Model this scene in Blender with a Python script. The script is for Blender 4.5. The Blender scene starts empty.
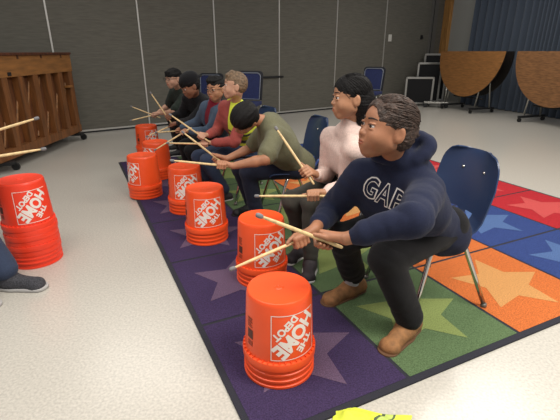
import bpy, bmesh, math, random
import numpy as np
from mathutils import Vector, Matrix
from mathutils.bvhtree import BVHTree
C = bpy.context.scene.collection
V3 = lambda *a: np.array(a, dtype=float)
def nrm(v):
    v = np.array(v, float); return v / (np.linalg.norm(v) + 1e-12)

# ------------------------------------------------------------------ materials
MATS = {}
def mat(name, col, rough=.6, metal=0., nscale=0, namt=0., bump=0., bscale=60, spec=.5, sheen=0., stretch=None, col2=None, emit=None, coat=0.):
    if name in MATS: return MATS[name]
    m = bpy.data.materials.new(name); m.use_nodes = True
    nt = m.node_tree; b = nt.nodes['Principled BSDF']
    lin = lambda c: tuple((x/255/12.92 if x/255 <= .04045 else ((x/255+.055)/1.055)**2.4) for x in c) + (1,)
    b.inputs['Base Color'].default_value = lin(col); b.inputs['Roughness'].default_value = rough
    b.inputs['Metallic'].default_value = metal; b.inputs['Specular IOR Level'].default_value = spec
    b.inputs['Sheen Weight'].default_value = sheen; b.inputs['Coat Weight'].default_value = coat
    if nscale or bump:
        tc = nt.nodes.new('ShaderNodeTexCoord'); mp = nt.nodes.new('ShaderNodeMapping')
        nt.links.new(tc.outputs['Object'], mp.inputs['Vector'])
        if stretch: mp.inputs['Scale'].default_value = stretch
    if nscale:
        n = nt.nodes.new('ShaderNodeTexNoise'); n.inputs['Scale'].default_value = nscale; n.inputs['Detail'].default_value = 5
        nt.links.new(mp.outputs[0], n.inputs['Vector'])
        r = nt.nodes.new('ShaderNodeValToRGB'); r.color_ramp.elements[0].position = .3; r.color_ramp.elements[1].position = .7
        c2 = col2 or tuple(max(0, min(255, x*(1-namt))) for x in col)
        r.color_ramp.elements[0].color = lin(c2); r.color_ramp.elements[1].color = lin(tuple(min(255, x*(1+namt*.3)) for x in col))
        nt.links.new(n.outputs['Fac'], r.inputs[0]); nt.links.new(r.outputs[0], b.inputs['Base Color'])
    if bump:
        n = nt.nodes.new('ShaderNodeTexNoise'); n.inputs['Scale'].default_value = bscale; n.inputs['Detail'].default_value = 4
        nt.links.new(mp.outputs[0], n.inputs['Vector'])
        u = nt.nodes.new('ShaderNodeBump'); u.inputs['Strength'].default_value = bump; u.inputs['Distance'].default_value = .01
        nt.links.new(n.outputs['Fac'], u.inputs['Height']); nt.links.new(u.outputs[0], b.inputs['Normal'])
    if emit:
        b.inputs['Emission Color'].default_value = lin(emit[0]); b.inputs['Emission Strength'].default_value = emit[1]
    MATS[name] = m; return m

# ------------------------------------------------------------------ objects
def tag(o, label=None, cat=None, group=None, kind=None):
    if label: o['label'] = label
    if cat: o['category'] = cat
    if group: o['group'] = group
    if kind: o['kind'] = kind
    return o
def empty(name, loc=(0, 0, 0), rz=0., label=None, cat=None, group=None):
    o = bpy.data.objects.new(name, None); C.objects.link(o)
    o.location = loc; o.rotation_euler = (0, 0, rz); o.empty_display_size = .05
    return tag(o, label, cat, group)
def mesh_obj(name, verts, faces, mats, parent=None, fm=None, smooth=True):
    me = bpy.data.meshes.new(name); me.from_pydata([tuple(map(float, v)) for v in verts], [], [tuple(map(int, f)) for f in faces])
    for m in (mats if isinstance(mats, (list, tuple)) else [mats]): me.materials.append(m)
    if fm is not None: me.polygons.foreach_set('material_index', [int(x) for x in fm])
    me.polygons.foreach_set('use_smooth', [smooth]*len(me.polygons)); me.update()
    o = bpy.data.objects.new(name, me); C.objects.link(o); o.parent = parent
    return o
def place_world(o, parent):      # geometry given in world space, parented to a thing standing elsewhere
    o.parent = parent
    if parent is not None:
        bpy.context.view_layer.update()
        inv = (Matrix.Translation(parent.location) @ parent.rotation_euler.to_matrix().to_4x4()).inverted()
        o.data.transform(inv)
    return o
class MB:
    def __init__(s): s.v = []; s.f = []; s.m = []
    def add(s, v, f, m=0):
        k = len(s.v); s.v += [tuple(map(float, x)) for x in v]; s.f += [tuple(i+k for i in q) for q in f]; s.m += [m]*len(f); return s
    def box(s, lo, hi, m=0, M=None, bev=0.):
        x0, y0, z0 = lo; x1, y1, z1 = hi
        if bev <= 0:
            v = [(x, y, z) for z in (z0, z1) for y in (y0, y1) for x in (x0, x1)]
            f = [(0, 2, 3, 1), (4, 5, 7, 6), (0, 1, 5, 4), (2, 6, 7, 3), (0, 4, 6, 2), (1, 3, 7, 5)]
        else:
            bm = bmesh.new(); bmesh.ops.create_cube(bm, size=1)
            for q in bm.verts: q.co = Vector(((x0+x1)/2+q.co.x*(x1-x0), (y0+y1)/2+q.co.y*(y1-y0), (z0+z1)/2+q.co.z*(z1-z0)))
            bmesh.ops.bevel(bm, geom=bm.edges[:], offset=bev, segments=2, affect='EDGES', profile=.7)
            bm.verts.ensure_lookup_table(); v = [tuple(q.co) for q in bm.verts]; f = [tuple(w.index for w in q.verts) for q in bm.faces]; bm.free()
        if M is not None: v = [tuple(M @ Vector(q)) for q in v]
        return s.add(v, f, m)
    def tube(s, pts, r, n=10, m=0, closed=False):
        P = [np.array(p, float) for p in pts]; N = len(P); rr = r if hasattr(r, '__len__') else [r]*N
        ref = None; rings = []
        for i in range(N):
            t = nrm((P[(i+1) % N]-P[i-1]) if closed else (P[min(i+1, N-1)]-P[max(i-1, 0)]))
            if ref is None: ref = nrm(np.cross(t, (0, 0, 1) if abs(t[2]) < .9 else (1, 0, 0)))
            ref = nrm(ref-t*np.dot(ref, t)); b = np.cross(t, ref)
            rings.append([P[i]+rr[i]*(math.cos(a)*ref+math.sin(a)*b) for a in (2*math.pi*k/n for k in range(n))])
        v = [q for g in rings for q in g]; f = []
        for i in range(N if closed else N-1):
            for k in range(n):
                a = i*n+k; b2 = i*n+(k+1) % n; c = ((i+1) % N)*n+(k+1) % n; d = ((i+1) % N)*n+k; f.append((a, b2, c, d))
        if not closed: f += [tuple(range(n))[::-1], tuple((N-1)*n+k for k in range(n))]
        return s.add(v, f, m)
    def lathe(s, prof, n=32, c=(0, 0, 0), m=0, cap0=False, cap1=False):
        v = []; f = []
        for r, z in prof: v += [(c[0]+r*math.cos(2*math.pi*k/n), c[1]+r*math.sin(2*math.pi*k/n), c[2]+z) for k in range(n)]
        for i in range(len(prof)-1):
            for k in range(n): f.append((i*n+k, i*n+(k+1) % n, (i+1)*n+(k+1) % n, (i+1)*n+k))
        if cap0: f.append(tuple(range(n))[::-1])
        if cap1: f.append(tuple((len(prof)-1)*n+k for k in range(n)))
        return s.add(v, f, m)
    def disc(s, c, axis, r, h, n=20, m=0):
        axis = nrm(axis); return s.tube([np.array(c)-axis*h/2, np.array(c)+axis*h/2], r, n, m)
    def build(s, name, mats, parent=None, smooth=False, world=False):
        o = mesh_obj(name, s.v, s.f, mats, None if world else parent, s.m, smooth)
        if world: place_world(o, parent)
        return o
def auto_smooth(o, ang=35):
    bm = bmesh.new(); bm.from_mesh(o.data)
    for e in bm.edges:
        e.smooth = not (len(e.link_faces) == 2 and e.calc_face_angle(0) > math.radians(ang))
    for f in bm.faces: f.smooth = True
    bm.to_mesh(o.data); bm.free(); return o
def copy_tree(o, parent=None):
    c = o.copy(); C.objects.link(c)
    c.parent = parent
    for ch in list(o.children): copy_tree(ch, c)
    return c

# ------------------------------------------------------------------ numpy value noise
def _h(i, j, k, seed):
    n = (i*374761393+j*668265263+k*2147483647+seed*1274126177) & 0xffffffff
    n = ((n ^ (n >> 13))*1274126177) & 0xffffffff
    return ((n ^ (n >> 16)) & 0xffff)/32767.5-1
def noise(p, seed=0):
    p = np.asarray(p, float); i = np.floor(p).astype(np.int64); f = p-i; f = f*f*(3-2*f); r = 0
    for a in (0, 1):
        for b in (0, 1):
            for c in (0, 1):
                w = (f[:, 0] if a else 1-f[:, 0])*(f[:, 1] if b else 1-f[:, 1])*(f[:, 2] if c else 1-f[:, 2])
                r = r+w*_h(i[:, 0]+a, i[:, 1]+b, i[:, 2]+c, seed)
    return r

# ------------------------------------------------------------------ soft body modelling: blended limbs -> one surface
def rc(a, b, r1, r2, k=.02, mode='u'): return ('c', mode, k, np.array(a, float), np.array(b, float), r1, r2)
def el(c, r, R=None, k=.02, mode='u'): return ('e', mode, k, np.array(c, float), np.array(r, float), np.eye(3) if R is None else np.array(R, float))
def field(ops, lo, hi, h):
    n = np.ceil((hi-lo)/h).astype(int)+1
    ax = [(lo[i]+h*np.arange(n[i])).astype(np.float32) for i in range(3)]
    D = np.full(tuple(n), 1e3, np.float32)
    for op in ops:
        t, mode, k = op[:3]; pad = k+2.5*h+.004
        if t == 'c':
            a, b, r1, r2 = op[3:]; R = max(r1, r2); l = np.minimum(a, b)-R-pad; u = np.maximum(a, b)+R+pad
        elif t == 'e':
            c, r, M = op[3:]; e = np.sqrt(((M*r[None, :])**2).sum(1)); l = c-e-pad; u = c+e+pad
        elif t == 'z':
            D = np.maximum(D, (op[3]-ax[2])[None, None, :]); continue
        s0 = np.clip(np.floor((l-lo)/h).astype(int), 0, n); s1 = np.clip(np.ceil((u-lo)/h).astype(int)+1, 0, n)
        if (s1 <= s0).any(): continue
        sl = tuple(slice(s0[i], s1[i]) for i in range(3))
        X = ax[0][sl[0]][:, None, None]; Y = ax[1][sl[1]][None, :, None]; Z = ax[2][sl[2]][None, None, :]
        if t == 'c':
            ab = b-a; L = float(ab@ab)+1e-12
            tt = np.clip(((X-a[0])*ab[0]+(Y-a[1])*ab[1]+(Z-a[2])*ab[2])/L, 0, 1)
            d = np.sqrt((X-a[0]-tt*ab[0])**2+(Y-a[1]-tt*ab[1])**2+(Z-a[2]-tt*ab[2])**2)-(r1+(r2-r1)*tt)
        else:
            q = [((X-c[0])*M[0, i]+(Y-c[1])*M[1, i]+(Z-c[2])*M[2, i])/r[i] for i in range(3)]
            k0 = np.sqrt(q[0]**2+q[1]**2+q[2]**2); k1 = np.sqrt((q[0]/r[0])**2+(q[1]/r[1])**2+(q[2]/r[2])**2)+1e-9
            d = k0*(k0-1)/k1
        A = D[sl]
        if mode == 'u':
            w = np.clip(.5+.5*(A-d)/k, 0, 1); D[sl] = A*(1-w)+d*w-k*w*(1-w)
        else:
            d = -d; w = np.clip(.5-.5*(A-d)/k, 0, 1); D[sl] = A*(1-w)+d*w+k*w*(1-w)
    return D
def surface(ops, lo, hi, h):
    lo = np.array(lo, float); hi = np.array(hi, float)
    D = field(ops, lo, hi, h); S = (D < 0)
    n = np.array(D.shape)-1
    cnt = np.zeros(n, np.uint8)
    offs = [(a, b, c) for a in (0, 1) for b in (0, 1) for c in (0, 1)]
    for a, b, c in offs: cnt += S[a:a+n[0], b:b+n[1], c:c+n[2]]
    act = np.argwhere((cnt > 0) & (cnt < 8))
    if len(act) == 0: return np.zeros((0, 3)), np.zeros((0, 4), int)
    idm = np.full(n, -1, np.int32); idm[act[:, 0], act[:, 1], act[:, 2]] = np.arange(len(act))
    val = np.stack([D[act[:, 0]+a, act[:, 1]+b, act[:, 2]+c] for a, b, c in offs], 1).astype(float)
    O = np.array(offs, float); acc = np.zeros((len(act), 3)); w = np.zeros(len(act))
    for i in range(8):
        for j in range(i+1, 8):
            if np.abs(O[i]-O[j]).sum() == 1:
                vi, vj = val[:, i], val[:, j]; m = (vi < 0) != (vj < 0)
                t = np.where(m, vi/(vi-vj+(vi == vj)*1e-9), 0)
                acc += np.where(m[:, None], O[i]+(O[j]-O[i])*t[:, None], 0); w += m
    V = lo+h*(act+acc/w[:, None])
    F = []
    for ax in range(3):
        sh = [slice(None)]*3; sh2 = [slice(None)]*3; sh[ax] = slice(0, -1); sh2[ax] = slice(1, None)
        a = S[tuple(sh)]; b = S[tuple(sh2)]
        e = np.argwhere(a != b); u, v = (ax+1) % 3, (ax+2) % 3
        ok = (e[:, u] > 0) & (e[:, v] > 0) & (e[:, u] < n[u]) & (e[:, v] < n[v]); e = e[ok]
        ins = a[e[:, 0], e[:, 1], e[:, 2]]
        q = []
        for du, dv in ((1, 1), (0, 1), (0, 0), (1, 0)):
            g = e.copy(); g[:, u] -= du; g[:, v] -= dv; q.append(idm[g[:, 0], g[:, 1], g[:, 2]])
        q = np.stack(q, 1); q[~ins] = q[~ins][:, ::-1]; F.append(q)
    return V, np.concatenate(F)
def relax(V, F, it=1, lam=.5):
    for _ in range(it):
        acc = np.zeros_like(V); w = np.zeros(len(V))
        for i in range(4):
            a, b = F[:, i], F[:, (i+1) % 4]
            for x, y in ((a, b), (b, a)): np.add.at(acc, x, V[y]); np.add.at(w, x, 1)
        w[w == 0] = 1; V = V+lam*(acc/w[:, None]-V)*(w > 1)[:, None]
    return V
def vnormals(V, F):
    fn = np.cross(V[F[:, 2]]-V[F[:, 0]], V[F[:, 3]]-V[F[:, 1]]); N = np.zeros_like(V)
    for i in range(4): np.add.at(N, F[:, i], fn)
    return N/(np.linalg.norm(N, axis=1)[:, None]+1e-12)
def bounds(ops, pad=.01):
    l = []; u = []
    for op in ops:
        if op[1] != 'u' or op[0] == 'z': continue
        if op[0] == 'c': R = max(op[5], op[6]); l.append(np.minimum(op[3], op[4])-R); u.append(np.maximum(op[3], op[4])+R)
        else: R = op[4].max(); l.append(op[3]-R); u.append(op[3]+R)
    return np.min(l, 0)-pad, np.max(u, 0)+pad
def skin_mesh(ops, h, fine=(), sm=1):
    lo, hi = bounds(ops, 3*h)
    V, F = surface(ops, lo, hi, h)
    for fl, fh, fhh in fine:
        fl = np.array(fl); fh = np.array(fh)
        c = V[F].mean(1); ins = ((c > fl+1.6*h) & (c < fh-1.6*h)).all(1); F = F[~ins]
        v2, f2 = surface(ops, fl, fh, fhh)
        if len(v2):
            F = np.concatenate([F, f2+len(V)]); V = np.concatenate([V, v2])
    used = np.unique(F); mp = np.full(len(V), -1); mp[used] = np.arange(len(used)); V = V[used]; F = mp[F]
    return relax(V, F, sm), F
def soft(name, ops, h, mats, parent, fine=(), sm=1, disp=None, fm=None):
    V, F = skin_mesh(ops, h, fine, sm)
    if disp is not None:
        N = vnormals(V, F); V = V+N*disp(V, N)[:, None]
    idx = fm(V[F].mean(1)) if fm is not None else None
    o = mesh_obj(name, V, F, mats, None, idx, True)
    return place_world(o, parent)
# ------------------------------------------------------------------ people
SKIN = {}
def skinmat(name, c): return mat('skin_'+name, c, .5, nscale=14, namt=.10, bump=.12, bscale=220, spec=.4)
def frame(fwd, up=(0, 0, 1)):
    f = nrm(fwd); r = nrm(np.cross(f, up)); u = np.cross(r, f)
    return np.stack([r, f, u], 1)          # columns: right, forward, up
def head_ops(hc, R, s, cheek=0.):
    T = lambda x, y, z: np.array(hc)+R@(np.array((x, y, z))*s)
    E = lambda c, r, k=.02, m='u', Q=None: el(T(*c), np.array(r)*s, R if Q is None else R@Q, k*s, m)
    K = lambda a, b, r1, r2, k=.02, m='u': rc(T(*a), T(*b), r1*s, r2*s, k*s, m)
    o = [E((0, -.014, .030), (.073, .089, .078)), E((0, .016, .022), (.062, .062, .056), .03), E((0, .022, -.026), (.060, .054, .070), .03)]
    o += [K((0, .046, -.078), (0, .054, -.088), .020, .0165, .025)]
    for q in (-1, 1):
        o += [K((q*.045, -.004, -.050), (q*.012, .044, -.084), .022, .017, .03), E((q*.033, .046, -.036), (.028+cheek, .030+cheek, .028+cheek), .025)]
    for q in (-1, 1): o += [E((q*.031, .092, .000), (.020, .013, .011), .014, 's')]
    o += [E((0, .090, .006), (.012, .008, .012), .012, 's')]
    o += [K((0, .070, .002), (0, .0865, -.025), .006, .0095, .010), E((0, .0905, -.0285), (.0095, .0085, .0080), .008)]
    for q in (-1, 1): o += [E((q*.0115, .083, -.031), (.0065, .0085, .0062), .005), E((q*.006, .089, -.038), (.0035, .005, .003), .002, 's')]
    o += [E((0, .074, -.060), (.024, .013, .022), .02)]
    for q in (-1, 1):
        o += [E((q*.031, .0735, .0088), (.0148, .0118, .0052), .003), E((q*.031, .0725, -.0088), (.0140, .0112, .0048), .004)]
    o += [E((0, .0845, -.0555), (.0185, .0065, .0042), .004), E((0, .0835, -.0655), (.0155, .0068, .0050), .004), E((0, .094, -.0605), (.018, .008, .0011), .003, 's')]
    for q in (-1, 1):
        a = math.radians(20)*q; ca, sa = math.cos(a), math.sin(a); Q = np.array([[ca, -sa, 0], [sa, ca, 0], [0, 0, 1]])
        o += [E((q*.0765, -.012, -.010), (.0085, .019, .030), .008, 'u', Q), E((q*.087, -.006, -.007), (.006, .010, .018), .005, 's', Q)]
    return o
def hand_ops(w, g, a, up, s, side):
    """w wrist, g grip point on the stick, a stick direction (to its tip); fingers curl round the stick"""
    a = nrm(a); w = np.array(w, float); g = np.array(g, float)
    wd = g-w; m = wd-a*np.dot(wd, a)
    lat = nrm(np.cross(a, up))*(1 if side == 'L' else -1)      # away from the body midline
    m = nrm(nrm(m)*.5-lat*.9) if np.linalg.norm(m) < .02 else nrm(nrm(m)-lat*.35)
    m = nrm(m-a*np.dot(m, a)); n = nrm(np.cross(m, a)); n = n if n[2] > 0 else -n
    if np.dot(n, up) < 0: n = -n
    o = []; kn = []
    fr = [.0078, .0082, .0078, .0068]; ln = [.95, 1.05, 1., .82]
    for i in range(4):
        off = (1.5-i)*.0165*s; L = ln[i]*s; r = fr[i]*s
        k0 = g+a*off+n*.019*s-m*.012*s; kn.append(k0)
        p1 = g+a*off+n*.015*s+m*.021*L; p2 = g+a*off-n*.010*s+m*.023*L; p3 = g+a*off-n*.018*s+m*.003*L
        o += [rc(k0, p1, r*1.1, r, .004), rc(p1, p2, r, r*.93, .003), rc(p2, p3, r*.93, r*.8, .003)]
    for k0 in kn: o.insert(0, rc(w+(k0-w)*.12, k0, .0125*s, .0105*s, .012*s))
    b = w+(kn[0]-w)*.35-n*.006*s
    t1 = g-m*.021*s+a*.012*s-n*.004*s; t2 = g-m*.014*s+a*.038*s; t3 = g-m*.006*s+a*.056*s+n*.003*s
    o += [rc(b, t1, .0125*s, .0105*s, .010*s), rc(t1, t2, .0098*s, .0085*s, .004), rc(t2, t3, .0085*s, .007*s, .003)]
    return o
def wrinkle(seed, amp=.006, fr=14, folds=()):
    def f(V, N):
        d = amp*noise(V*fr, seed)+amp*.45*noise(V*fr*2.3, seed+5)
        for c, ax, rad, freq, am in folds:
            q = V-np.array(c); r2 = (q**2).sum(1)/rad**2
            ph = q@nrm(ax)*freq*2*math.pi+4.*noise(V*6, seed+9)
            d = d+am*(np.abs(np.sin(ph*.5))*2-1.2)*(.55+.45*noise(V*10, seed+2))*np.exp(-r2)
        return d
    return f
def person(key, P, label, skin, gaze, headup=(0, 0, 1), hs=1., near=False, grips=True, face_up=None, shoe=None, top=None, legs=None, sleeve='long', cheek=0., group=None):
    S = P['S']
    for s_ in 'LR':
        P['sh'+s_] = P['sh'+s_]+(P['neck']-P['sh'+s_])*.08-nrm(P['neck']-P['pelvis'])*.018
    base = (P['pelvis'][0], P['pelvis'][1], 0)
    root = empty('person', base, 0, label, 'person', group)
    R = frame(gaze, headup); hc = P['head']; nk = P['neck']
    T = lambda x, y, z: hc+R@(np.array((x, y, z))*hs)
    sk = skinmat(*skin); lip = mat('lips_'+skin[0], tuple(int(c*f) for c, f in zip(skin[1], (.92, .76, .75))), .45)
    hd = head_ops(hc, R, hs, cheek)
    bd = list(hd)
    bd += [rc(nk, T(0, -.030, -.050), .043*hs, .043*hs, .025)]
    pv, ch = P['pelvis'], P['chest']; rt = nrm(P['shR']-P['shL'])
    hr = nrm(P['hipR']-P['hipL'])
    for q in (-1, 1):
        bd += [rc(pv+hr*q*.05*S, ch+rt*q*.045*S, .06*S, .06*S, .05), rc(ch+rt*q*.045*S, nk+rt*q*.035*S-nrm(nk-ch)*.06, .06*S, .035*S, .05)]
    up = (0, 0, 1)
    for s_ in 'LR':
        sh, e, w, g = P['sh'+s_], P['el'+s_], P['wr'+s_], P['g'+s_]
        bd += [rc(nk-nrm(nk-ch)*.03, sh, .028*S, .034*S, .02), rc(sh, e, .038*S, .034*S, .02), rc(e, e+(w-e)*.3, .034*S, .0335*S, .015), rc(e+(w-e)*.3, w, .0335*S, .0215*S, .015)]
        hsz = 1.02*S if S < 1.15 else 1.05*S
        bd += hand_ops(w, g, P['tip'+s_]-g, up, hsz*.93, s_)
        hp, k, an, to = P['hip'+s_], P['kn'+s_], P['an'+s_], P['to'+s_]
        bd += [rc(hp, k, .072*S, .048*S, .03), rc(k, an, .046*S, .030*S, .02), rc(an-V3(0, 0, .03), to*.75+an*.25, .022*S, .014*S, .01)]
    fine = [(hc-.135*hs, hc+.135*hs, .0023 if near else .0032)]
    for s_ in 'LR':
        c = (P['wr'+s_]+P['g'+s_])/2; d = np.abs(P['wr'+s_]-P['g'+s_])/2+.062
        fine.append((c-d, c+d, .0028 if near else .0035))
    ov = (P['wrL']+P['gL'])/2-(P['wrR']+P['gR'])/2
    if np.linalg.norm(ov) < .22:      # hands close together share one fine region
        a, b = fine[1], fine[2]; fine[1:] = [(np.minimum(a[0], b[0]), np.maximum(a[1], b[1]), a[2])]
    def fm(c):
        q = (c-hc)@R/hs
        m = (np.abs(q[:, 0]) < .0200-.9*np.abs(q[:, 2]+.0605)) & (q[:, 1] > .079) & (q[:, 2] < -.0515) & (q[:, 2] > -.0700)
        return m.astype(int)
    body = soft('body', bd, .007, [sk, lip], root, fine, 1, None, fm)
    # eyes and brows
    iris = mat('iris_brown', (45, 28, 20), .2); white = mat('eye_white', (200, 190, 184), .3); pup = mat('pupil', (8, 7, 7), .1)
    for q in (-1, 1):
        b = MB(); n = 20; prof = []
        for i in range(13):
            a = math.pi*i/12; prof.append((math.sin(a), math.cos(a)))
        v = []; f = []; fmn = []
        for r, y in prof:
            for k in range(n): v.append((r*math.cos(2*math.pi*k/n), y, r*math.sin(2*math.pi*k/n)))
        for i in range(12):
            for k in range(n):
                f.append((i*n+k, i*n+(k+1) % n, (i+1)*n+(k+1) % n, (i+1)*n+k)); fmn.append(0 if i < 1 else (1 if i < 3 else 2))
        vv = [T(q*.031, .0712, .0002)+R@(np.array(p)*(.0120, .0120, .0100)*hs) for p in v]
        o = mesh_obj('eye', vv, f, [pup, iris, white], None, fmn); place_world(o, root)
        lid = MB(); pts = [T(q*(.031+.0145*math.cos(t)), .0815+.0035*math.sin(t), .0008+.0042*math.sin(t)) for t in np.linspace(math.pi*.04, math.pi*.96, 9)]
        lid.tube(pts, [.0007*hs+.0006*hs*math.sin(t) for t in np.linspace(0, math.pi, 9)], 6)
        lid.build('eyelashes', mat('lash_dark', (24, 18, 16), .7), root, True, True)
    return root, P, R, T, body
def brows(root, T, hs, m, z=.0235, th=.0028):
    for q in (-1, 1):
        b = MB(); pts = []; rr = []
        for t in np.linspace(0, 1, 8):
            x = .012+.036*t; y = .0835-.017*t*t; pts.append(T(q*x, y, z+.005*math.sin(t*2.4)-.003*t)); rr.append(th*hs*(1-.75*t**2)+.0004)
        b.tube(pts, rr, 6); b.build('eyebrow', m, root, True, True)
def hair_disp(T, R, hc, hs, seed, amp, fx=(120, 18, 18)):
    def f(V, N):
        q = (V-hc)@R/hs
        edge = 1
        ang = np.arctan2(q[:, 0], q[:, 2]+.02)*.09
        p = np.stack([ang*fx[0], q[:, 1]*fx[1], q[:, 2]*fx[2]], 1)
        return amp*noise(p, seed)+amp*.6*noise(p*np.array((2.1, 1.6, 1.6)), seed+3)
    return f
def hair_ops(hc, R, s, kind):
    T = lambda x, y, z: np.array(hc)+R@(np.array((x, y, z))*s)
    E = lambda c, r, k=.015, m='u': el(T(*c), np.array(r)*s, R, k*s, m)
    K = lambda a, b, r1, r2, k=.02, m='u': rc(T(*a), T(*b), r1*s, r2*s, k*s, m)
    o = []
    if kind == 'pulled':
        o = [E((0, -.012, .034), (.0800, .098, .083)), E((0, -.045, -.02), (.072, .064, .057), .03)]
        o += [E((0, .094, -.012), (.066, .054, .086), .006, 's'), E((-.088, .010, -.034), (.032, .036, .040), .006, 's'), E((.088, .010, -.034), (.032, .036, .040), .006, 's')]
        o += [E((0, -.098, .005), (.032, .024, .032), .02)]
    elif kind == 'long':
        o = [E((0, -.013, .034), (.0805, .098, .084)), E((0, -.050, -.03), (.074, .060, .070), .03)]
        o += [E((0, .094, -.030), (.062, .056, .082), .008, 's'), E((-.085, .010, -.035), (.030, .030, .045), .008, 's'), E((.085, .010, -.035), (.030, .030, .045), .008, 's')]
        o += [K((0, -.070, -.02), (0, -.085, -.12), .056, .046, .03), K((.0, -.085, -.12), (.01, -.095, -.21), .045, .026, .03)]
    elif kind == 'bowl':
        o = [E((0, -.012, .034), (.082, .099, .082)), E((0, -.040, -.012), (.079, .064, .062), .03)]
        o += [E((0, .096, -.052), (.066, .058, .078), .007, 's'), E((-.088, .024, -.055), (.028, .032, .040), .008, 's'), E((.088, .024, -.055), (.028, .032, .040), .008, 's')]
        for x in (-.045, -.025, -.005, .015, .035, .05): o += [K((x*.8, .060, .065), (x, .086-abs(x)*.35, .030+.004*math.sin(x*300)), .015, .006, .01)]
    elif kind == 'short':
        o = [E((0, -.012, .035), (.0775, .096, .083)), E((0, -.040, -.002), (.072, .060, .055), .03)]
        o += [E((0, .094, -.030), (.062, .064, .080), .008, 's'), E((-.085, .016, -.045), (.030, .034, .050), .008, 's'), E((.085, .016, -.045), (.030, .034, .050), .008, 's')]
        for x in (-.04, -.02, 0, .02, .04): o += [K((x*.8, .03, .102), (x, .075-abs(x)*.3, .078), .018, .010, .015)]
    elif kind == 'full':
        o = [E((0, -.008, .038), (.085, .104, .084)), E((0, -.045, -.01), (.078, .062, .066), .03)]
        o += [E((0, .098, -.058), (.066, .056, .080), .008, 's'), E((-.085, .020, -.052), (.026, .030, .036), .008, 's'), E((.085, .020, -.052), (.026, .030, .036), .008, 's')]
    return o
def strands(hobj, root, R, T, hs, kind, m, n=170, seed=2):
    random.seed(seed); b = MB(); c = np.array((0, -.012, .034)); rad = np.array((.0815, .0995, .0845))
    for i in range(n):
        ph = -2.0+4.0*(i+random.random())/n
        fy = (.92 if abs(ph) < 1.0 else .92-.62*(abs(ph)-1.0))+random.uniform(-.04, .02)-random.choice((0, 0, .4, .8))
        d0 = nrm(V3(math.sin(ph), fy, math.cos(ph)*(.95 if abs(ph) < 1.57 else .5)))
        d1 = nrm(V3(.18*math.sin(ph), -1, -.12+.15*math.cos(ph))) if kind == 'pulled' else nrm(V3(.45*math.sin(ph), -.75, -.85))
        om = math.acos(max(-1, min(1, d0@d1))); pts = []; w1, w2, aw = random.uniform(0, 6), random.uniform(0, 6), random.uniform(.002, .007)
        for k in range(15):
            t = k/14; d = (math.sin((1-t)*om)*d0+math.sin(t*om)*d1)/math.sin(om)
            p = c+d*rad*(1.0+.012*random.random()*0+aw*math.sin(t*17+w1)*(3 if kind == 'pulled' else .6)); p = p+V3(aw*.5*math.sin(t*13+w2), 0, 0)*(1 if kind == 'pulled' else .3)
            pts.append(T(*p))
        b.tube(pts, [.0006*hs+.0011*hs*math.sin(math.pi*min(1, t_*1.1+.08)) for t_ in np.linspace(0, .95, 15)], 5)
    if kind == 'pulled':
        for i in range(30):
            a = random.uniform(0, 6.28); e0 = random.uniform(0, 3.14); pts = []
            for k in range(9):
                t = a+k*.35; q = V3(.030*math.cos(t), 0, .030*math.sin(t)); q = V3(q[0], -.100-.022*math.cos(e0+.2*k), .005+q[2]*.9); pts.append(T(*q))
            b.tube(pts, .0012*hs, 5)
    o = b.build('hair_strands', m, root, True, True); o['kind'] = 'stuff'; o.parent = hobj; return o
def add_hair(root, hc, R, T, hs, kind, m, seed=1, amp=.004, h=.004, fx=(120, 18, 18)):
    return soft('hair', hair_ops(hc, R, hs, kind), h, m, root, (), 0, hair_disp(T, R, hc, hs, seed, amp, fx))
def torso_ops(P, S, w=.066, r=.092, k=.05, hem=.0, ext=.0):
    pv, ch, nk = P['pelvis'], P['chest'], P['neck']; rt = nrm(P['shR']-P['shL']); hr = nrm(P['hipR']-P['hipL'])
    ax = nrm(nk-pv); o = []
    for q in (-1, 0, 1):
        o += [rc(pv+hr*q*w*S+V3(0, 0, .01)-nrm(ch-pv)*ext, ch+rt*q*w*S, (r+.008)*S, r*S, k), rc(ch+rt*q*w*S, nk+rt*q*w*.8*S-ax*.055*S, r*S, (r-.022)*S, k)]
    for s_ in 'LR': o += [rc(nk-ax*.02, P['sh'+s_], .045*S, .052*S, .04)]
    m = (P['shL']+P['shR'])/2; sl, sr = P['shL']+(m-P['shL'])*.18, P['shR']+(m-P['shR'])*.18
    for dz, rr in ((.05, .78), (.11, .86), (.17, .92)): o += [rc(sl-ax*dz*S-(sl-m)*dz, sr-ax*dz*S-(sr-m)*dz, r*rr*S, r*rr*S, .05)]
    return o
def sleeve_ops(P, S, s_, kind, ru=.056, rl=.046, cuff=.033, ln=1.):
    sh, e, w = P['sh'+s_], P['el'+s_], P['wr'+s_]; o = []
    if kind == 'long':
        o += [rc(sh, e, (ru+.004)*S, ru*.93*S, .03), rc(e, e+(w-e)*.82*ln, ru*.93*S, rl*.85*S, .02), rc(e+(w-e)*.80*ln, e+(w-e)*.97*ln, cuff*S, cuff*.95*S, .006)]
    else:
        o += [rc(sh, sh+(e-sh)*.84, (ru+.004)*S, (ru+.004)*S, .03)]
    return o
def trouser_ops(P, S, rt_=.088, rk=.062, ra=.052, low=.03, hip=.098):
    o = [rc(P['hipL'], P['hipR'], hip*S, hip*S, .03), rc(P['pelvis']+V3(0, 0, .02), P['pelvis'], .1*S, .1*S, .04)]
    for s_ in 'LR':
        h, k, a = P['hip'+s_], P['kn'+s_], P['an'+s_]
        o += [rc(h, k, rt_*S, rk*S, .02), rc(k, a+V3(0, 0, low), rk*S, ra*S, .025)]
    return o
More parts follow.
